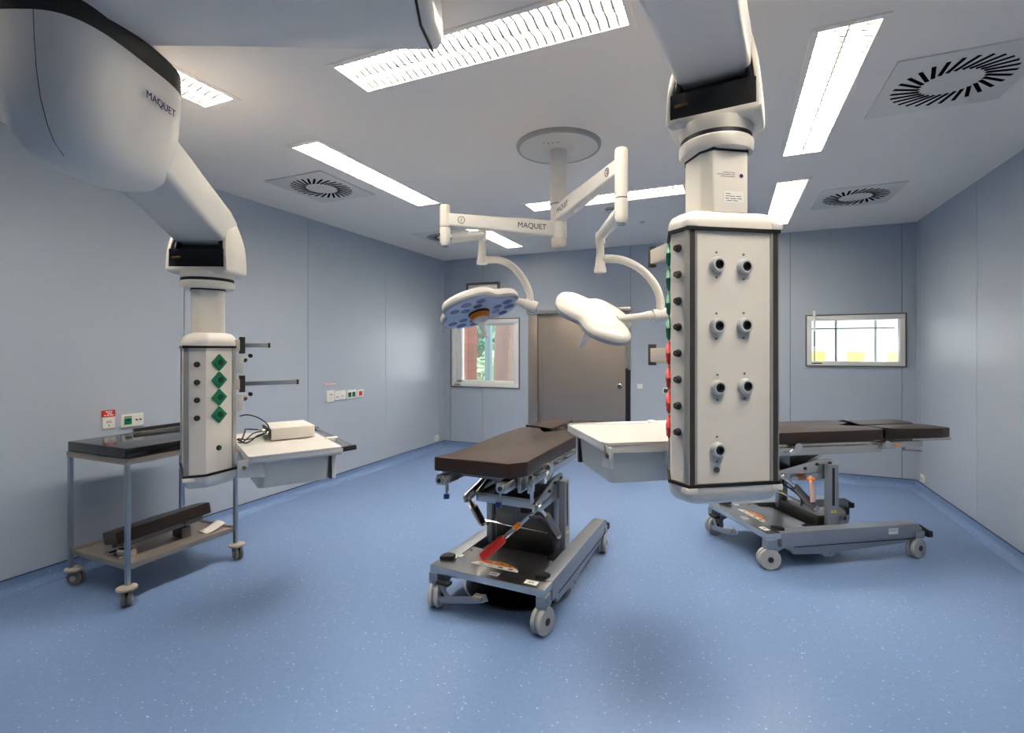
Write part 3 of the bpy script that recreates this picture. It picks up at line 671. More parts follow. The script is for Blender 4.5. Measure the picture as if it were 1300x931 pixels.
def mount(root, base, z0, r=0.11):
    """ceiling tube and cover plate at local position base"""
    bm = new(); lathe(bm, [(r, z0), (r, H-0.03)], (base[0], base[1], 0), (0, 0, 1), 40); obj('ceiling_tube', bm, 'white_cool', root)
    bm = new(); lathe(bm, [(r*1.02, H-0.05), (r*2.4, H-0.03), (r*2.5, H-0.012), (r*2.5, H)], (base[0], base[1], 0), (0, 0, 1), 48); obj('ceiling_cover', bm, 'plate_white', root)
bR = to_local(LR, RR, V(0.02, 0.50, 0))
bm = new(); lathe(bm, [(0.15, 2.56), (0.20, 2.60), (0.21, 2.72), (0.20, 2.84), (0.12, 2.88)], (bR.x, bR.y, 0), (0, 0, 1), 40); obj('arm_bearing', bm, 'white_cool', pr)
mount(pr, bR, 2.80)

# left (far) pendant
LL, RL = (-2.763, 1.95), R(-31.0)
pl_ = thing('supply_pendant', 'white ceiling supply pendant on the left with green sockets and a shelf holding a box', 'ceiling pendant', (LL[0], LL[1], 0), RL)
PL = head_poly(0.40, 0.104, 80, 0.185, 124)
hl = service_head(pl_, PL, 0.884, 1.567)
for k in range(4):
    z = 1.487-0.0965*k
    c, nn = side_frame(PL, 1, 0.42); socket(hl, (c.x-nn.x*0.006, c.y-nn.y*0.006, z), (nn.x, nn.y, 0), 'green', 'green_dark')
    c, nn = side_frame(PL, 0, 0.58); pin(hl, (c.x-nn.x*0.006, c.y-nn.y*0.006, z-0.008), (nn.x, nn.y, 0))
c, nn = side_frame(PL, 1, 0.42); bm = new(); lathe(bm, [(0.014, 0), (0.014, 0.008), (0.009, 0.010)], (c.x-nn.x*0.006, c.y-nn.y*0.006, 1.013), (nn.x, nn.y, 0), 18); kb = obj('indicator_lamp', bm, 'rubber', hl)
bm = new(); lathe(bm, [(0.009, 0.006), (0.008, 0.012)], (c.x-nn.x*0.006, c.y-nn.y*0.006, 1.013), (nn.x, nn.y, 0), 16); obj('green_lens', bm, 'green', kb)
rail_arm(pl_, 0.105, 0.12, 0.15, 1.584, 0.30, 'black'); rail_arm(pl_, 0.105, 0.12, 0.15, 1.360, 0.46, 'profile_dark')
shl = shelf(pl_, -0.38, 0.452, 0.150, 0.635, 0.996, 0.10)
housing_c = V(-1.735, 2.04, 0)
armL = to_local(LL, RL, V(-1.70, 2.10, 2.53))
_, (ax, ad_, az) = fork_and_column(pl_, (0, 0), 0, TH+R(2)-RL, 1.64, 1.905, 1.972, 1.997, 0.335, 0.23, 0.325, armL, 0.285, 0.21, tube_w=0.165)
# elbow housing (deep rounded shell), its black rim and the boom above
def world_part(root_loc, rz): return Matrix.Rotation(-rz, 4, 'Z') @ Matrix.Translation((-root_loc[0], -root_loc[1], 0))
WL = world_part(LL, RL)
def super_sec(c, a, b_, z, dy=0.0, e=2.5, n=48, ang=0.0):
    out = []
    for i in range(n):
        t = 2*pi*i/n; u = a*math.copysign(abs(cos(t))**(2/e), cos(t)); v = b_*math.copysign(abs(sin(t))**(2/e), sin(t))+dy
        out.append(V(c[0]+u*cos(ang)-v*sin(ang), c[1]+u*sin(ang)+v*cos(ang), z))
    return out
hc = (-1.738, 2.07)
bm = new(); loft(bm, [super_sec(hc, *q) for q in ((0.05, 0.08, 2.272, 0.06, 2.1), (0.10, 0.15, 2.279, 0.055, 2.2), (0.145, 0.215, 2.298, 0.05, 2.3), (0.172, 0.255, 2.332, 0.04, 2.5), (0.190, 0.285, 2.38, 0.03, 2.8), (0.202, 0.310, 2.46, 0.018, 3.1), (0.211, 0.325, 2.55, 0.008, 3.4), (0.217, 0.333, 2.65, 0.002, 3.6), (0.217, 0.335, 2.745, 0, 3.6))], mtx=WL)
hs = obj('elbow_housing', bm, 'white_cool', pl_)
ln = [super_sec(hc, *q)[37] for q in ((0.145, 0.215, 2.298, 0.05, 2.3), (0.172, 0.255, 2.332, 0.04, 2.5), (0.190, 0.285, 2.38, 0.03, 2.8), (0.202, 0.310, 2.46, 0.018, 3.1), (0.211, 0.325, 2.55, 0.008, 3.4), (0.217, 0.333, 2.65, 0.002, 3.6), (0.217, 0.335, 2.745, 0, 3.6))]
bm = new(); tube(bm, [WL @ p for p in ln], 0.0013, 6, k=1); obj('shell_seam', bm, 'dark_metal', hs)
bm = new(); loft(bm, [super_sec(hc, *q) for q in ((0.216, 0.334, 2.744, 0, 3.6), (0.220, 0.338, 2.752, 0, 3.6), (0.218, 0.336, 2.835, 0, 3.6), (0.205, 0.32, 2.85, 0, 3.6))], mtx=WL); obj('black_rim', bm, 'black', hs, label='black rim band')
lettering('lettering', 'MAQUET', 0.046, WL @ basis(V(-0.03, 1, -0.0)-V(0, 0, 0), (0, 0, 1), V(-1.5110, 2.150, 2.615)), 'navy', hs, label='dark blue lettering')
# boom: faceted beam with a bellied underside
bm = new(); secs = []
for x, dd, k in ((-2.02, 1.84, 0.55), (-1.98, 1.85, 0.8), (-1.85, 1.86, 1.0), (-1.2, 1.87, 1.0), (-0.62, 1.89, 1.0), (-0.345, 1.90, 0.98)):
    hw = 0.27*k
    secs.append([V(x, dd+hw, 2.865), V(x, dd+hw*0.9, 2.845), V(x-0.01, dd+0.02, 2.810), V(x, dd-hw*0.9, 2.845), V(x, dd-hw, 2.865), V(x, dd-hw*0.85, 2.970), V(x, dd+hw*0.85, 2.970)])
loft(bm, secs, mtx=WL); bo = obj('boom', bm, 'white_cool', pl_)
bm = new(); secs = []
for x, k in ((-0.347, 1.02), (-0.337, 1.02)):
    hw = 0.27*k; dd = 1.90
    secs.append([V(x, dd+hw, 2.862), V(x, dd+hw*0.9, 2.841), V(x-0.01, dd+0.02, 2.806), V(x, dd-hw*0.9, 2.841), V(x, dd-hw, 2.862), V(x, dd-hw*0.85, 2.972), V(x, dd+hw*0.85, 2.972)])
loft(bm, secs, mtx=WL); obj('boom_seal', bm, 'black', bo)
bm = new(); secs = []
for x, k in ((-0.338, 0.98), (-0.315, 0.95), (-0.295, 0.80), (-0.285, 0.55)):
    hw = 0.27*k; dd = 1.90; q = 0.5+0.5*k
    secs.append([V(x, dd+hw, 2.925-0.06*q), V(x, dd+hw*0.9, 2.915-0.07*q), V(x-0.01, dd+0.02, 2.900-0.09*q), V(x, dd-hw*0.9, 2.915-0.07*q), V(x, dd-hw, 2.925-0.06*q), V(x, dd-hw*0.85, 2.910+0.06*q), V(x, dd+hw*0.85, 2.910+0.06*q)])
loft(bm, secs, mtx=WL); obj('boom_end', bm, 'white', bo)
bL = to_local(LL, RL, V(-0.60, 1.84, 0)); mount(pl_, bL, 2.93, 0.10)

# control box on the left shelf and its leads
bx = thing('control_box', 'small cream control box with vented end on the left pendant shelf', 'box', (LL[0], LL[1], 0), RL)
bm = new(); box(bm, (-0.262, 0.331, 1.0015), (0.038, 0.585, 1.075), 0.005); obj('casing', bm, 'white', bx)
bm = new(); box(bm, (-0.245, 0.324, 1.010), (0.020, 0.332, 1.066), 0.002); ep = obj('end_panel', bm, 'dark_metal', bx, False)
for k, (x, z, r) in enumerate(((-0.20, 1.04, 0.012), (-0.13, 1.04, 0.013), (-0.05, 1.035, 0.012), (-0.01, 1.045, 0.008))):
    bm = new(); cyl(bm, (x, 0.325, z), (x, 0.306, z), r, n=16); obj('connector', bm, 'chrome' if k % 2 else 'beige', ep)
for k, pts in enumerate(([(-0.20, 0.30, 1.04), (-0.17, 0.22, 1.055), (-0.06, 0.20, 1.06), (0.02, 0.17, 1.02), (0.06, 0.145, 1.03)],
                         [(-0.13, 0.30, 1.04), (-0.10, 0.25, 1.035), (-0.03, 0.21, 1.02), (0.05, 0.17, 1.01), (0.09, 0.145, 1.02)],
                         [(-0.05, 0.30, 1.035), (-0.02, 0.26, 1.03), (0.04, 0.22, 1.015), (0.08, 0.18, 1.01), (0.09, 0.14, 1.04)])):
    bm = new(); tube(bm, pts, 0.0042, 8); obj('lead', bm, 'black', bx)
bm = new(); tube(bm, [(0.085, 0.15, 1.17), (0.09, 0.20, 1.175), (0.075, 0.27, 1.14), (0.07, 0.31, 1.09), (0.07, 0.28, 1.05), (0.08, 0.20, 1.03), (0.085, 0.145, 1.04)], 0.0035, 8)
obj('lead', bm, 'black', bx)

# ------------------------------------------------------------------ surgical light
hub = V(0.328, 3.52, 0)
sl = thing('surgical_light', 'white two-armed surgical light hanging from a round ceiling plate in the middle', 'surgical light', hub, TH)
# local axes of this thing equal the station's right / depth axes; S() gives local coordinates
def S(x, d, z): return Vector((x-0.328, d-3.52, z))
bm = new(); lathe(bm, [(0.272, H-0.024), (0.290, H-0.020), (0.295, H-0.006), (0.295, H)], n=64); lathe(bm, [(0.08, H-0.04), (0.11, H-0.024)], n=40); cp = obj('ceiling_plate', bm, 'plate_white', sl)
bm = new(); secs = [[((r)*cos(2*pi*i/64), r*sin(2*pi*i/64), z) for i in range(64)] for r, z in ((0.276, H-0.0245), (0.276, H-0.028), (0.291, H-0.024), (0.298, H-0.006), (0.298, H))]
loft(bm, secs, caps=False); obj('plate_rim', bm, 'profile', cp)
bm = new()
for k in range(4): box(bm, (-0.115+0.03*k, -0.10-0.006*k, H-0.0256), (-0.100+0.03*k, -0.096-0.006*k, H-0.0238))
obj('plate_marks', bm, 'dark_metal', cp, False)
bm = new(); cyl(bm, (0, 0, H-0.03), (0, 0, 2.585), 0.062, n=40); cl = obj('column', bm, 'white_cool', sl)
bm = new(); cyl(bm, (0, 0, 2.59), (0, 0, 2.575), 0.0605, n=40); cyl(bm, (0, 0, 2.462), (0, 0, 2.452), 0.0545, n=40); obj('joint_line', bm, 'lamp_gasket', cl)
bm = new(); cyl(bm, (0, 0, 2.577), (0, 0, 2.458), 0.056, n=40); obj('upper_hub', bm, 'white_cool', sl)
bm = new(); cyl(bm, (0, 0, 2.455), (0, 0, 2.338), 0.057, n=40); obj('lower_hub', bm, 'white_cool', sl)
bm = new(); lathe(bm, [(0.040, 0.0), (0.050, 0.008), (0.053, 0.02), (0.053, 0.052), (0.048, 0.06)], (0, 0, 2.283), n=40); obj('hub_cap', bm, 'beige', sl)
def light_arm(A, B, zA, hA, hB, num, text_right, post, wide=0.072):
    a, b_ = Vector((A.x, A.y, zA)), Vector((B.x, B.y, zA)); d = (b_-a).normalized(); x = d.cross(Vector((0, 0, 1))).normalized()
    bm = new(); secs = []; L = (b_-a).length
    for t, h, w in ((0.0, hA, wide), (0.35*L, hA*1.0, wide), (0.5*L, hA*0.9, wide*0.92), (L, hB, wide*0.85)):
        c = a+d*t; secs.append([c+x*u+Vector((0, 0, v)) for u, v in rounded([(w/2, -h/2), (w/2, h/2), (-w/2, h/2), (-w/2, -h/2)], 0.012, 3)])
    loft(bm, secs); ar = obj('boom_arm', bm, 'white_cool', sl)
    s = 1 if x.dot(Vector((-a.x, -a.y, 0))-Vector((0.328, 3.52, 0))) > 0 else -1     # side that faces the station
    x = x*s; rd = d if Vector((0, 0, 1)).cross(-x).dot(d) > 0 else -d
    rd = x.cross(Vector((0, 0, 1)))*-1 if False else Vector((0, 0, 1)).cross(x)
    lettering('lettering', 'MAQUET', 0.052, basis(rd, (0, 0, 1), a+d*(0.215 if text_right else 0.17)+x*(wide/2+0.0008)), 'navy', ar, label='dark blue lettering')
    p = a+d*(L-0.10)+x*(wide*0.86/2+0.002)
    bm = new(); t = []
    for r in (0.024, 0.021):
        t.append([p+x*0.001+rd*r*cos(2*pi*i/24)+Vector((0, 0, r*sin(2*pi*i/24))) for i in range(24)])
    q = [[v+x*0.002 for v in t[0]], [v+x*0.002 for v in t[1]]]
    loft(bm, [t[0], q[0], q[1], t[1]], caps=False, close=True); obj('number_ring', bm, 'ink', ar)
    lettering('numeral', num, 0.032, basis(rd, (0, 0, 1), p), 'ink', ar)
    bm = new(); z0, z1, zs = post
    cyl(bm, (b_.x, b_.y, zs), (b_.x, b_.y, z1), 0.034, n=32); cyl(bm, (b_.x, b_.y, z1), (b_.x, b_.y, z1+0.006), 0.034, 0.030, n=32)
    po = obj('joint_post', bm, 'white', sl)
    bm = new(); cyl(bm, (b_.x, b_.y, zs-0.002), (b_.x, b_.y, zs-0.008), 0.030, n=32); obj('joint_line', bm, 'lamp_gasket', po)
    bm = new(); cyl(bm, (b_.x, b_.y, z0+0.02), (b_.x, b_.y, zs-0.008), 0.034, n=32)
    lathe(bm, [(0.034, 0), (0.034, -0.015), (0.024, -0.035)], (b_.x, b_.y, z0+0.022), n=32)
    obj('joint_knuckle', bm, 'white', po)
    bm = new(); cyl(bm, (b_.x, b_.y, z0-0.014), (b_.x, b_.y, z0-0.020), 0.022, n=24); obj('knuckle_cap', bm, 'lamp_gasket', po)
    return b_
def spring_and_yoke(J, zj, K, zk, zdrop, Z, path):
    bm = new(); a, b_ = Vector((J.x, J.y, zj)), S(K[0], K[1], zk)
    d = (b_-a).normalized(); tube(bm, [a, a+d*0.12, a+(b_-a)*0.5, b_-d*0.06, b_], [0.034, 0.040, 0.036, 0.033, 0.030], 20, k=3); cyl(bm, b_+Vector((0, 0, 0.028)), b_+Vector((0, 0, -0.05)), 0.033, n=28); obj('spring_arm', bm, 'white_cool', sl)
    bm = new(); lathe(bm, [(0.025, 0), (0.027, (zdrop-zk)*0.5), (0.034, (zdrop-zk)*0.85), (0.042, zdrop-zk), (0.040, zdrop-zk-0.02)], (b_.x, b_.y, zk-0.04), n=28)
    obj('drop_tube', bm, 'white', sl)
    pts = [S((u-650)/633.0*Z, Z, CAMH-(v-444.4)/633.0*Z) for u, v in path]
    bm = new(); tube(bm, pts, [0.030]+[0.027]*(len(pts)-2)+[0.028], 18, k=5); obj('yoke', bm, 'white', sl)
    return pts
def lamp_head(c, nrm, xdir, R0, pivot, spin=0.0, handle=0.10, entry=(0.0, 0.05), notch=0.22):
    """c: centre, nrm: direction of the light, xdir: long axis on the head"""
    z = -Vector(nrm).normalized(); x = Vector(xdir); x = (x-z*x.dot(z)).normalized(); y = z.cross(x)
    m_ = Matrix((x, y, z)).transposed().to_4x4(); m_.translation = c
    n = 96
    def out(k, zz):
        pts = []
        for i in range(n):
            t = 2*pi*i/n; r = R0
            for q in (90, 210, 330):
                dq = (math.degrees(t)-q-spin+180) % 360-180; r -= R0*notch*math.exp(-(dq/20.0)**2)
            pts.append((r*k*cos(t), r*k*sin(t), zz))
        return pts
    bm = new(); loft(bm, [out(0.985, -0.012), out(1.0, 0.0), out(0.995, 0.014), out(0.97, 0.028), out(0.90, 0.040), out(0.75, 0.050), out(0.5, 0.057), out(0.25, 0.060)], mtx=m_); hd = obj('lamp_head', bm, 'white', sl)
    bm = new(); loft(bm, [out(0.955, -0.040), out(0.985, -0.030), out(0.985, -0.010)], mtx=m_); obj('rubber_edge', bm, 'lamp_gasket', hd)
    bm = new(); loft(bm, [out(0.90, -0.045), out(0.95, -0.041), out(0.95, -0.035)], mtx=m_); obj('lens_panel', bm, 'led_panel', hd)
    for k in range(3):
        for rr, da, s in ((0.74, 0, 0.040), (0.72, 27, 0.036), (0.72, -27, 0.036), (0.46, 20, 0.034), (0.46, -20, 0.034)):
            a = R(150+120*k+spin+da); p = Vector((R0*rr*cos(a), R0*rr*sin(a), -0.0455))
            bm = new(); cyl(bm, m_ @ p, m_ @ (p+Vector((0, 0, -0.003))), s, n=20); obj('led_lens', bm, 'led_lens', hd)
    bm = new(); cyl(bm, m_ @ Vector((0, 0, -0.04)), m_ @ Vector((0, 0, -0.060)), 0.082, n=36); obj('centre_collar', bm, 'rubber', hd)
    bm = new(); cyl(bm, m_ @ Vector((0, 0, -0.055)), m_ @ Vector((0, 0, -0.095)), 0.076, 0.070, n=36); obj('orange_ring', bm, 'orange', hd, label='orange focus ring')
    bm = new(); tube(bm, [m_ @ Vector((0, 0, -h_)) for h_ in (0.09, 0.11, 0.13, 0.15, 0.15+handle)], [0.060, 0.055, 0.026, 0.023, 0.019], 20, k=3); obj('handle', bm, 'white_cool', hd, label='white sterile handle')
    # support bar from the head to the yoke
    pv = Vector(pivot); e = m_ @ Vector((R0*entry[0], 0, entry[1])); d = (e-pv); q = e
    bm = new(); tube(bm, [pv, pv+d*0.25, pv+d*0.5, q], [0.034, 0.034, 0.026, 0.026], 18, k=3)
    dn = d.normalized(); cyl(bm, pv-dn*0.045, pv+dn*0.05, 0.042, n=30); br = obj('head_bracket', bm, 'white', sl)
    bm = new(); cyl(bm, pv-dn*0.045, pv-dn*0.052, 0.036, n=28); obj('bracket_cap', bm, 'lamp_gasket', br)
    return hd
# arm 1 (left), arm 2 (right)
J1 = light_arm(S(0.328, 3.52, 0), S(-0.436, 3.25, 0), 2.405, 0.105, 0.082, '1', True, (2.25, 2.494, 2.36))
J2 = light_arm(S(0.328, 3.52, 0), S(0.57, 2.60, 0), 2.515, 0.110, 0.082, '2', False, (2.23, 2.60, 2.35))
pts = spring_and_yoke(J1, 2.285, ((612-650)/633*3.8, 3.8), 2.435, 2.27, 3.8, [(612, 331), (632, 330), (650, 338), (664, 354), (672, 372), (674, 388)])
lamp_head(S((606-650)/633*3.8, 3.8, CAMH+54/633*3.8), (0.28, -0.24, -0.92), (0.95, 0, 0.31), 0.325, pts[-1], spin=-15, entry=(0.72, 0.01))
pts = spring_and_yoke(J2, 2.275, ((762-650)/633*3.4, 3.4), 2.33, 2.145, 3.4, [(764, 329), (788, 330), (812, 341), (830, 360), (838, 380), (838, 400)])
lamp_head(S((757-650)/633*3.4, 3.4, CAMH+42/633*3.4), (-0.36, 0.46, -0.81), (0.93, 0, -0.36), 0.30, pts[-1], spin=26, entry=(0.45, 0.045), notch=0.30)

# ------------------------------------------------------------------ instrument trolley on the left
tr = thing('steel_trolley', 'two-tier steel trolley on grey castors against the left wall', 'trolley', (-3.695, 2.24, 0))
X0, X1, Y0, Y1 = -0.31, 0.31, -0.366, 0.366
bm = new()
box(bm, (X0-0.015, Y0-0.015, 0.868), (X1+0.015, Y1+0.015, 0.876), 0.002)
for lo, hi in (((X0-0.015, Y0-0.015), (X1+0.015, Y0-0.009)), ((X0-0.015, Y1+0.009), (X1+0.015, Y1+0.015)), ((X0-0.015, Y0-0.015), (X0-0.009, Y1+0.015)), ((X1+0.009, Y0-0.015), (X1+0.015, Y1+0.015))):
    box(bm, (lo[0], lo[1], 0.850), (hi[0], hi[1], 0.884), 0.002)
obj('top_tray', bm, 'tray_metal', tr)
bm = new(); box(bm, (X0, Y0, 0.212), (X1, Y1, 0.218), 0.001)
for lo, hi in (((X0, Y0), (X1, Y0+0.006)), ((X0, Y1-0.006), (X1, Y1)), ((X0, Y0), (X0+0.006, Y1)), ((X1-0.006, Y0), (X1, Y1))):
    box(bm, (lo[0], lo[1], 0.200), (hi[0], hi[1], 0.236), 0.002)
obj('lower_tray', bm, 'tray_metal', tr)
for k, (x, y) in enumerate(((X0, Y0), (X1, Y0), (X1, Y1), (X0, Y1))):
    bm = new(); box(bm, (x-0.0125, y-0.0125, 0.10), (x+0.0125, y+0.0125, 0.868), 0.003); lg = obj('leg', bm, 'tube_metal', tr)
    a = R((20, -35, -20, 160)[k]); mt = Matrix.Translation((x, y, 0)) @ Matrix.Rotation(a, 4, 'Z')
    bm = new(); prism(bm, [(0.030+0.055*cos(t*pi/14), 0.055*sin(t*pi/14)) for t in range(28)], 0.098, 0.112, 0.003, 0, mt); cs = obj('castor', bm, 'castor_tan', tr)
    bm = new()
    for s in (-1, 1):
        lathe(bm, [(0.006, 0), (0.020, 0.0), (0.022, 0.003), (0.044, 0.003), (0.048, 0.008), (0.048, 0.020), (0.044, 0.024), (0.006, 0.024)], mt @ Vector((0.040, s*0.004 if s > 0 else -0.028, 0.0485)), mt.to_3x3() @ Vector((0, 1, 0)), 28)
    obj('wheel_pair', bm, 'tyre_grey', cs)
    bm = new(); cyl(bm, mt @ Vector((0.040, -0.031, 0.0485)), mt @ Vector((0.040, 0.031, 0.0485)), 0.017, n=18); obj('hub', bm, 'castor_grey', cs)
    bm = new(); box(bm, (0.005, -0.003, 0.045), (0.055, 0.003, 0.10), 0.001, 0, mt); obj('castor_fork', bm, 'rubber', cs)
bm = new(); box(bm, (-0.325, -0.375, 0.8855), (0.305, 0.372, 0.950), 0.008, seg=3)
o = tag(obj('padded_board', bm, 'glossy_pad'), 'thick glossy black padded board lying on top of the steel trolley', 'pad'); o.location = (-3.695, 2.24, 0)
rl2 = thing('side_rail', 'steel side rail with dark face lying at the wall side of the black padded board', 'rail', (-3.975, 2.44, 0.951))
bm = new(); box(bm, (-0.012, -0.20, 0.0), (0.012, 0.18, 0.007), 0.002); obj('steel_edge', bm, 'steel', rl2)
bm = new(); box(bm, (-0.010, -0.20, 0.007), (0.010, 0.18, 0.032), 0.003); obj('dark_face', bm, 'dark_metal', rl2)

# leg rest lying on the lower tray
lr = thing('leg_rest', 'tapered black padded leg rest with steel fittings lying on the lower trolley tray', 'leg rest', (-3.645, 2.215, 0.219), R(-3))
tilt = Matrix.Translation((0, 0.01, 0.128)) @ Matrix.Rotation(R(3), 4, 'X') @ Matrix.Rotation(R(-12), 4, 'Y')
bm = new(); prism(bm, rounded([(-0.10, -0.30), (0.11, -0.31), (0.13, -0.12), (0.12, 0.29), (-0.06, 0.30), (-0.13, 0.02)], 0.02, 3), -0.035, 0.045, 0.010, 0, tilt); obj('cushion', bm, 'leather', lr)
bm = new()
for x in (-0.06, 0.07): bar(bm, tilt @ Vector((x, -0.27, -0.052)), tilt @ Vector((x, 0.24, -0.052)), 0.022, 0.030, 0.003)
bar(bm, tilt @ Vector((-0.07, -0.24, -0.055)), tilt @ Vector((0.09, -0.24, -0.055)), 0.03, 0.02, 0.003); bar(bm, tilt @ Vector((-0.07, 0.12, -0.055)), tilt @ Vector((0.09, 0.12, -0.055)), 0.03, 0.02, 0.003)
obj('support_frame', bm, 'steel_dark', lr)
bm = new(); cyl(bm, (0.03, -0.25, 0.028), (0.13, -0.22, 0.030), 0.024, n=22); cyl(bm, (0.0, -0.30, 0.018), (0.0, -0.20, 0.020), 0.016, n=16); box(bm, (-0.08, -0.29, 0.002), (0.10, -0.21, 0.014), 0.003); obj('joint_fitting', bm, 'steel', lr)
bm = new(); box(bm, (-0.02, 0.10, 0.002), (0.10, 0.16, 0.075), 0.004); obj('foot_block', bm, 'steel_dark', lr)
pa = new(); secs = []
for i in range(9):
    t = i/8; secs.append([Vector((-0.05+0.10*u+0.03*t, 0.0+0.13*t, 0.004+0.045*t*t+0.006*sin(4*u))) for u in (0, 0.33, 0.66, 1)])
t = bmesh.new(); vs = [[t.verts.new(p) for p in s] for s in secs]
for i in range(8):
    for j in range(3): t.faces.new((vs[i][j], vs[i][j+1], vs[i+1][j+1], vs[i+1][j]))
_merge(pa, t)
o = tag(obj('paper_sheet', pa, 'paper'), 'curled white paper sheet at the far end of the lower trolley tray', 'paper'); o.location = (-3.53, 2.44, 0.2195)
md = o.modifiers.new('thickness', 'SOLIDIFY'); md.thickness = 0.0012; md.offset = 1

# ------------------------------------------------------------------ operating tables
def wheel(parent, x, y, ang, side):
    mt = Matrix.Translation((x, y, 0)) @ Matrix.Rotation(ang, 4, 'Z')
    ydir = mt.to_3x3() @ Vector((1, 0, 0))
    bm = new()
    for s in (-1, 1):
        base = mt @ Vector((0.004 if s > 0 else -0.036, 0, 0.075))
        lathe(bm, [(0.018, 0.002), (0.030, 0.0), (0.034, 0.004), (0.060, 0.002), (0.070, 0.004), (0.075, 0.009), (0.075, 0.024), (0.070, 0.030), (0.018, 0.032)], base, ydir, 36)
    wh = obj('castor', bm, 'castor_grey', parent)
    bm = new(); cyl(bm, mt @ Vector((-0.012, 0, 0.075)), mt @ Vector((0.012, 0, 0.075)), 0.066, n=32); obj('tread', bm, 'steel_paint', wh)
    bm = new(); cyl(bm, mt @ Vector((-0.040, 0, 0.075)), mt @ Vector((0.040, 0, 0.075)), 0.020, n=20); obj('hub', bm, 'dark_metal', wh)
def operating_table(label, loc, rz, which):
    T = thing('operating_table', label, 'operating table', (loc[0], loc[1], 0), rz)
    # ---- base: wide front plate and two long side beams
    bm = new()
    prism(bm, [(0.372, -0.012), (0.372, 0.36), (0.24, 0.36), (0.22, 0.42), (-0.16, 0.42), (-0.20, 0.34), (-0.372, 0.36), (-0.372, -0.012)], 0.214, 0.256, 0.003)
    fp = obj('front_plate', bm, 'steel', T)
    bm = new(); box(bm, (-0.26, 0.355, 0.12), (0.26, 0.66, 0.215), 0.005); obj('base_well', bm, 'black', T, False)
    for s in (-1, 1):
        bm = new(); yz = Matrix(((0, 0, 1, 0), (1, 0, 0, 0), (0, 1, 0, 0), (0, 0, 0, 1))); x0, x1 = sorted((s*0.375, s*0.285))
        prism(bm, [(0.10, 0.150), (1.16, 0.158), (1.27, 0.172), (1.27, 0.225), (1.235, 0.258), (0.10, 0.258)], x0, x1, 0.003, 0, yz)
        bmn = obj('side_beam', bm, 'steel_paint', T)
        bm = new(); xa, xb = sorted((s*0.368, s*0.300))
        prism(bm, [(0.06, 0.100), (0.085, 0.13), (0.13, 0.145), (0.18, 0.125), (0.20, 0.095), (0.43, 0.085), (0.46, 0.060), (0.52, 0.060), (0.56, 0.090), (1.10, 0.118), (1.20, 0.150), (1.20, 0.156), (0.06, 0.156)], xa, xb, 0.002, 0, yz)
        obj('lower_skirt', bm, 'steel_paint', bmn)
        bm = new(); xa, xb = sorted((s*0.377, s*0.374)); box(bm, (xa, 0.20, 0.148), (xb, 1.18, 0.154)); obj('beam_line', bm, 'dark_metal', bmn, False)
        bm = new(); prism(bm, [(1.24, 0.16), (1.275, 0.15), (1.335, 0.165), (1.355, 0.19), (1.32, 0.215), (1.27, 0.245), (1.24, 0.255)], *sorted((s*0.365, s*0.335)), 0.003, 0, yz); box(bm, (s*0.35-0.028, 1.325, 0.150), (s*0.35+0.028, 1.365, 0.195), 0.004); obj('end_bumper', bm, 'rubber', T)
        bm = new(); cyl(bm, (s*0.378, 0.5, 0.085), (s*0.362, 0.5, 0.085), 0.010, n=14); obj('bolt', bm, 'chrome', bmn)
        for y, a in ((0.02, R(-14)*s if s > 0 else R(10)), (1.245, R(12))):
            bm = new(); box(bm, (s*0.350-0.030, y-0.035, 0.148), (s*0.350+0.030, y+0.045, 0.213 if y < 1 else 0.20), 0.004); wb = obj('wheel_block', bm, 'steel_paint', T)
            bm = new(); box(bm, (s*0.350-0.012, y-0.012, 0.14), (s*0.350+0.012, y+0.012, 0.15)); obj('yellow_mark', bm, 'yellow', wb, False)
            wheel(T, s*0.345, y, a, s)
    # brake bar between the front wheels
    bm = new(); tube(bm, [(-0.33, -0.02, 0.10), (-0.29, -0.03, 0.075), (-0.22, -0.03, 0.085), (-0.05, -0.03, 0.120), (0.02, -0.02, 0.145)], 0.012, 8, k=3, flat=(0.6, 1.8)); tube(bm, [(-0.29, -0.02, 0.17), (-0.26, -0.025, 0.12), (-0.22, -0.03, 0.09)], 0.012, 8, k=3, flat=(0.6, 1.6)); bb = obj('brake_bar', bm, 'steel_paint', T)
    bm = new(); box(bm, (-0.06, -0.05, 0.125), (0.0, 0.0, 0.150), 0.006); obj('brake_pad', bm, 'tray_metal', bb)
    bm = new(); box(bm, (-0.31, -0.05, 0.165), (-0.22, 0.0, 0.185), 0.008); obj('brake_pedal', bm, 'rubber', T)
    # pedals, stickers on the plate
    bm = new(); prism(bm, [(-0.36, 0.07), (-0.28, 0.10), (-0.29, 0.15), (-0.345, 0.155), (-0.365, 0.12)], 0.255, 0.280, 0.007); obj('foot_pedal', bm, 'rubber', T)
    bm = new(); prism(bm, [(0.27, 0.09), (0.335, 0.10), (0.345, 0.15), (0.29, 0.165)], 0.255, 0.278, 0.007); obj('foot_pedal', bm, 'black', T)
    for x, y, w, h in ((0.271, 0.040, 0.075, 0.045), (0.325, 0.195, 0.07, 0.04), (0.035, 0.045, 0.06, 0.04), (-0.29, 0.185, 0.055, 0.035)):
        bm = new(); box(bm, (x-w/2, y-h/2, 0.256), (x+w/2, y+h/2, 0.2572)); st = obj('sticker', bm, 'sticker', T, False)
        bm = new()
        for q in (-1, 1): prism(bm, [(x+q*0.006, y-0.008), (x+q*0.018, y), (x+q*0.006, y+0.008)][::q], 0.2571, 0.2576)
        box(bm, (x-0.001, y-0.012, 0.2571), (x+0.001, y+0.012, 0.2576)); obj('arrow_mark', bm, 'ink', st, False)
    bm = new(); arc = [(-0.155+0.30*i/16, 0.140+0.062*sin(pi*i/16)) for i in range(17)]
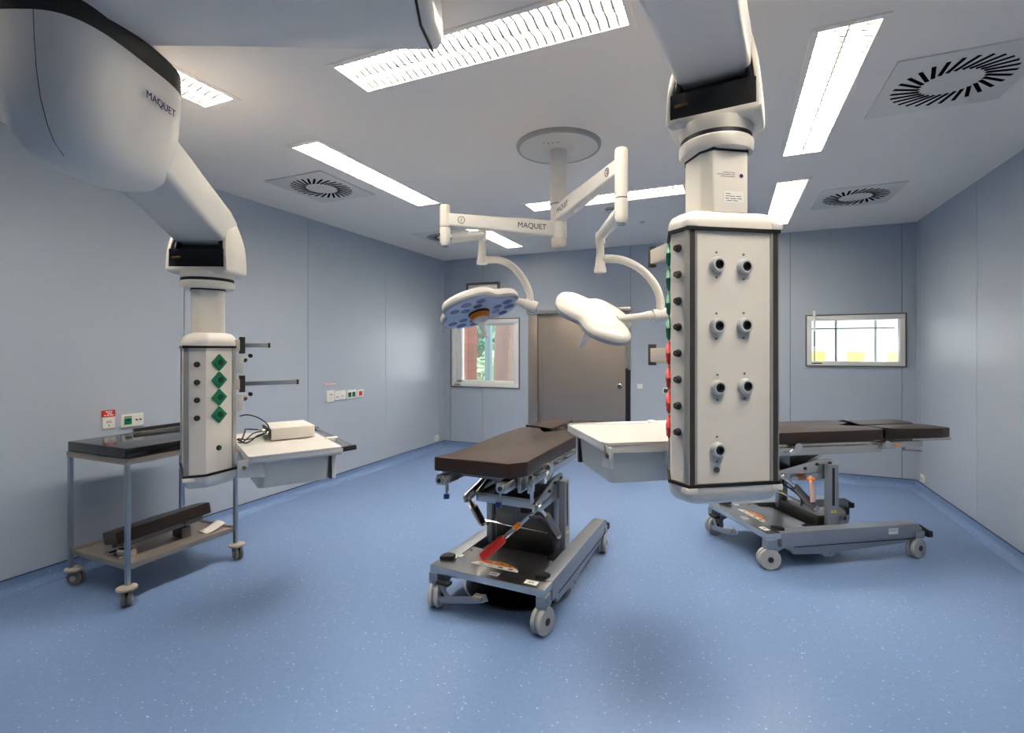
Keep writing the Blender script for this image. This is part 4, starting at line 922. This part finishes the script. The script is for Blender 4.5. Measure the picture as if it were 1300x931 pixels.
    prism(bm, arc+[(0.15, 0.118), (-0.165, 0.118)], 0.256, 0.2574); st = obj('warning_sticker', bm, 'sticker', T, False)
    bm = new(); prism(bm, [(-0.150+0.285*i/16, 0.155+0.050*sin(pi*i/16)) for i in range(17)], 0.2574, 0.2580); og = obj('orange_field', bm, 'orange', st, False)
    for k in range(4):
        bm = new(); lathe(bm, [(0.009, 0), (0.009, 0.0006)], (-0.09+0.055*k, 0.172+0.006*(1 if k in (1, 2) else 0), 0.258), n=12); obj('pictogram', bm, ('red', 'sticker', 'green', 'green')[k], og)
        bm = new(); box(bm, (-0.115+0.065*k, 0.128, 0.2574), (-0.085+0.065*k, 0.142, 0.2579)); obj('pictogram', bm, ('tray_metal', 'pink', 'ink', 'ink')[k], st, False)
    for x, y in ((-0.30, 0.26), (-0.26, 0.29)):
        bm = new(); cyl(bm, (x, y, 0.2555), (x, y, 0.2568), 0.008, n=14); obj('hole', bm, 'black', fp)
    # ---- column: steel casing between two upright guides
    bm = new(); box(bm, (-0.205, 0.54, 0.13), (0.205, 0.70, 0.585 if which == 1 else 0.30), 0.006); cs = obj('column_casing', bm, 'steel_dark', T)
    if which == 1: bm = new(); box(bm, (-0.19, 0.535, 0.560), (0.20, 0.541, 0.566)); box(bm, (-0.02, 0.534, 0.46), (0.12, 0.541, 0.53), 0.002); obj('casing_window', bm, 'black', cs, False)
    for s in (-1, 1):
        bm = new(); box(bm, (s*0.268-0.022, 0.555, 0.215), (s*0.268+0.022, 0.640, 0.70), 0.003); up = obj('upright', bm, 'steel_paint', T)
        bm = new(); box(bm, (s*0.268-0.0235, 0.585, 0.40), (s*0.268+0.0235, 0.605, 0.68)); obj('slot', bm, 'rubber', up, False)
        bm = new(); box(bm, (s*0.268-0.0238, 0.575, 0.345), (s*0.268+0.0238, 0.595, 0.365)); box(bm, (s*0.268-0.0238, 0.600, 0.345), (s*0.268+0.0238, 0.620, 0.365)); obj('yellow_mark', bm, 'yellow', up, False)
        # hydraulic cylinder with ball joints
        bm = new(); cyl(bm, (s*0.245, 0.22, 0.615), (s*0.262, 0.36, 0.49), 0.015, n=16); hc_ = obj('hydraulic_cylinder', bm, 'chrome', T)
        bm = new(); cyl(bm, (s*0.255, 0.30, 0.545), (s*0.270, 0.44, 0.40), 0.028, n=20); obj('cylinder_barrel', bm, 'steel_dark', hc_)
        bm = new(); sphere(bm, (s*0.245, 0.21, 0.622), 0.026); sphere(bm, (s*0.272, 0.455, 0.385), 0.028); cyl(bm, (s*0.225, 0.455, 0.385), (s*0.29, 0.455, 0.385), 0.016, n=14); obj('ball_joint', bm, 'steel', hc_)
        # linkage plates
        bm = new(); prism(bm, rounded([(0.16, 0.600), (0.62, 0.640), (0.66, 0.700), (0.64, 0.735), (0.50, 0.735), (0.16, 0.655)], 0.012, 3), *sorted((s*0.225, s*0.240)), 0.002, 0, yz); lk = obj('linkage_plate', bm, 'steel', T)
        bm = new()
        for y, z in ((0.20, 0.628), (0.40, 0.672), (0.50, 0.70), (0.61, 0.705)): cyl(bm, (s*0.238, y, z), (s*0.246, y, z), 0.011, n=14)
        obj('link_bolts', bm, 'rubber', lk)
        if s > 0: bm = new(); tube(bm, [(s*0.235, 0.10, 0.60), (s*0.26, 0.22, 0.56), (s*0.262, 0.34, 0.47), (s*0.25, 0.36, 0.40)], 0.007, 8); obj('hose', bm, 'black', T)
    bm = new(); cyl(bm, (-0.27, 0.455, 0.40), (0.27, 0.455, 0.385), 0.007, n=10); obj('cross_rod', bm, 'chrome', T)
    # motor and dark tubes lying in the base
    bm = new(); cyl(bm, (-0.12, 0.68, 0.19), (-0.12, 1.02, 0.19), 0.055, n=24); cyl(bm, (-0.12, 1.02, 0.19), (-0.12, 1.05, 0.19), 0.04, n=20); obj('base_motor', bm, 'tray_metal', T)
    bm = new(); box(bm, (-0.285, 0.62, 0.13), (0.02, 0.72, 0.21), 0.006); box(bm, (-0.285, 1.06, 0.13), (-0.22, 1.22, 0.20), 0.008); obj('base_cover', bm, 'black', T)
    # tray frame over the column
    bm = new()
    box(bm, (-0.215, 0.275, 0.585), (0.24, 0.287, 0.645), 0.003); box(bm, (-0.215, 0.275, 0.585), (-0.203, 0.66, 0.640), 0.003); box(bm, (0.228, 0.275, 0.585), (0.24, 0.66, 0.640), 0.003); box(bm, (-0.215, 0.65, 0.585), (0.24, 0.662, 0.64), 0.003)
    tf = obj('tray_frame', bm, 'steel', T)
    bm = new(); box(bm, (-0.205, 0.285, 0.598), (0.23, 0.655, 0.606)); obj('tray_floor', bm, 'steel_dark', tf, False)
    bm = new(); bar(bm, (-0.209, 0.27, 0.64), (-0.17, 0.56, 0.78), 0.014, 0.022, 0.003); obj('lifting_link', bm, 'steel', T)
    bm = new(); bar(bm, (0.234, 0.27, 0.64), (0.20, 0.62, 0.79), 0.014, 0.022, 0.003); obj('lifting_link', bm, 'steel', T)
    # ---- bearing frame of the top
    bm = new(); box(bm, (-0.13, 0.36, 0.60), (0.13, 0.60, 0.81), 0.01); obj('pivot_block', bm, 'steel_dark', T)
    bm = new(); box(bm, (-0.19, 0.05, 0.80), (0.19, 1.05, 0.868), 0.008); obj('top_frame', bm, 'steel_dark', T)
    for s in (-1, 1):
        bm = new(); box(bm, (s*0.235-0.010, -0.04, 0.772), (s*0.235+0.010, 1.06, 0.858), 0.004); fr_ = obj('frame_rail', bm, 'steel', T)
        bm = new(); box(bm, (s*0.282-0.005, 0.10, 0.815), (s*0.282+0.005, 0.98, 0.840), 0.002)
        for y in (0.14, 0.32, 0.49, 0.66, 0.94): cyl(bm, (s*0.225, y, 0.828), (s*0.28, y, 0.828), 0.008, n=12)
        obj('side_rail', bm, 'steel', fr_)
        bm = new(); cyl(bm, (s*0.275, 0.30, 0.842), (s*0.296, 0.30, 0.842), 0.032, n=28); bar(bm, (s*0.287, 0.30, 0.83), (s*0.287, 0.24, 0.80), 0.02, 0.04, 0.006); obj('rail_knob', bm, 'chrome', fr_)
        bm = new(); cyl(bm, (s*0.270, 0.02, 0.835), (s*0.290, 0.02, 0.835), 0.022, n=22); box(bm, (s*0.278-0.010, -0.01, 0.765), (s*0.278+0.010, 0.05, 0.835), 0.004); cyl(bm, (s*0.278, 0.03, 0.705), (s*0.278, 0.03, 0.77), 0.010, n=14); obj('clamp', bm, 'chrome', fr_)
        # front receiver
        bm = new(); box(bm, (s*0.19-0.028, -0.175, 0.800), (s*0.19+0.028, -0.02, 0.855), 0.006); cyl(bm, (s*0.19, -0.19, 0.828), (s*0.19, -0.10, 0.828), 0.024, n=20)
        rc = obj('end_receiver', bm, 'steel', T)
        bm = new(); cyl(bm, (s*0.19, -0.193, 0.828), (s*0.19, -0.185, 0.828), 0.012, n=16); obj('receiver_hole', bm, 'black', rc)
        bm = new(); cyl(bm, (s*0.17, -0.14, 0.80), (s*0.165, -0.15, 0.745), 0.007, n=10); obj('release_pin', bm, 'steel', rc)
        bm = new(); cyl(bm, (s*0.165, -0.152, 0.748), (s*0.163, -0.155, 0.722), 0.017, n=16); obj('release_knob', bm, 'blue_knob', rc)
        # leg plate joint and carrier
        bm = new(); box(bm, (s*0.262-0.022, 1.02, 0.800), (s*0.262+0.022, 1.14, 0.858), 0.012); box(bm, (s*0.240-0.012, 1.12, 0.805), (s*0.240+0.012, 1.42, 0.850), 0.004); jn = obj('leg_plate_joint', bm, 'steel', T)
        bm = new(); cyl(bm, (s*0.262, 1.06, 0.842), (s*0.262+s*0.03, 1.06, 0.842), 0.026, n=24); obj('joint_disc', bm, 'chrome', jn)
        bm = new(); cyl(bm, (s*0.286, 1.15, 0.83), (s*0.290, 1.15, 0.83), 0.014, n=14); obj('orange_mark', bm, 'orange', jn)
        bm = new(); box(bm, (s*0.215-0.006, 1.36, 0.842), (s*0.215+0.006, 1.72, 0.864), 0.002); obj('leg_rail', bm, 'steel', T)
        bm = new(); cyl(bm, (s*0.20, 1.30, 0.81), (s*0.20, 1.30, 0.775), 0.010, n=12); bar(bm, (s*0.20, 1.29, 0.775), (s*0.24, 1.42, 0.768), 0.014, 0.008, 0.002); obj('release_lever', bm, 'steel_dark', T)
        bm = new(); box(bm, (s*0.125-0.09, 1.12, 0.845), (s*0.125+0.09, 1.64, 0.866), 0.004); obj('leg_plate', bm, 'steel_dark', T)
    # ---- pads
    z0, z1 = 0.868, 0.950
    body = [(0.213, -0.135), (0.283, -0.045), (0.272, 0.45), (0.268, 0.90), (0.262, 1.05), (0.225, 1.085), (0.10, 1.085), (0.050, 0.985), (0.0, 0.915), (-0.050, 0.985), (-0.10, 1.085), (-0.205, 1.085), (-0.25, 1.04), (-0.258, 0.80), (-0.225, 0.27), (-0.215, -0.02), (-0.252, -0.150)]
    bm = new(); prism(bm, rounded(body, 0.014, 3), z0, z1, 0.009); pd = obj('body_pad', bm, 'leather', T)
    bm = new(); m_ = Matrix.Translation((0, 0, 0)); box(bm, (0.262, -0.05, z0+0.002), (0.2725, -0.035, z1-0.01), 0.002); obj('pad_seam', bm, 'black', pd, False)
    for s in (-1, 1):
        leg = [(s*0.015, 1.115), (s*0.015, 1.635), (s*0.10, 1.69), (s*0.235, 1.69), (s*0.255, 1.60), (s*0.232, 1.13), (s*0.225, 1.115)]
        if s > 0: leg = leg[::-1]
        bm = new(); prism(bm, rounded(leg, 0.010, 3), z0, z1-0.006, 0.009); obj('leg_pad', bm, 'leather', T)
    # ---- steering lever, upright rod, tags
    if which == 1:
        a, b_ = Vector((0.235, 0.20, 0.615)), Vector((-0.035, 0.02, 0.345))
        bm = new(); d = b_-a; cyl(bm, a, a+d*0.60, 0.014, n=18); lv = obj('lever', bm, 'chrome', T)
        bm = new(); cyl(bm, a+d*0.30, a+d*0.40, 0.0165, n=18); obj('orange_band', bm, 'orange', lv)
        bm = new(); tube(bm, [a+d*t_ for t_ in (0.58, 0.62, 0.70, 0.85, 0.97, 1.0)], [0.018, 0.026, 0.027, 0.028, 0.028, 0.022], 18, k=2); obj('red_grip', bm, 'red', lv, label='red rubber grip')
    else:
        bm = new(); tube(bm, [(0.286, 0.40, 0.63), (0.292, 0.405, 0.60), (0.290, 0.42, 0.50), (0.292, 0.42, 0.44)], [0.004, 0.032, 0.038, 0.036], 14, k=4, flat=(1, 0.4)); tg = obj('hanging_tag', bm, 'pink', T, label='pink and orange tag')
        bm = new(); sphere(bm, (0.292, 0.404, 0.605), 0.034, (0.55, 1, 0.5)); obj('tag_flap', bm, 'orange', tg)
        bm = new(); bar(bm, (0.3765, 0.98, 0.215), (0.3765, 1.06, 0.215), 0.001, 0.042); st = obj('sticker', bm, 'sticker', T, False, label='white sticker with name')
        lettering('lettering', 'MAQUET', 0.018, basis((0, 1, 0), (0, 0, 1), (0.3772, 1.02, 0.222)), 'ink', st, 0.0002)
    return T
operating_table('central operating table on wheels with near-black pads and a red-gripped lever', (-1.28, 2.57), R(-2), 1)
operating_table('right-hand operating table with black pads, seen side on behind the large service head', (0.063, 4.265), R(-57.1), 2)

# round steel-rimmed plate on the floor below the central table
fpz = thing('floor_plate', 'round black floor plate with steel rim under the front of the central table', 'floor plate', (-1.28, 3.05, 0), 0)
bm = new(); lathe(bm, [(0.355, 0.0), (0.355, 0.010), (0.342, 0.014)], n=72); obj('steel_rim', bm, 'steel', fpz)
bm = new(); lathe(bm, [(0.342, 0.001), (0.340, 0.0165), (0.335, 0.018)], n=72); obj('black_disc', bm, 'gloss_black', fpz)
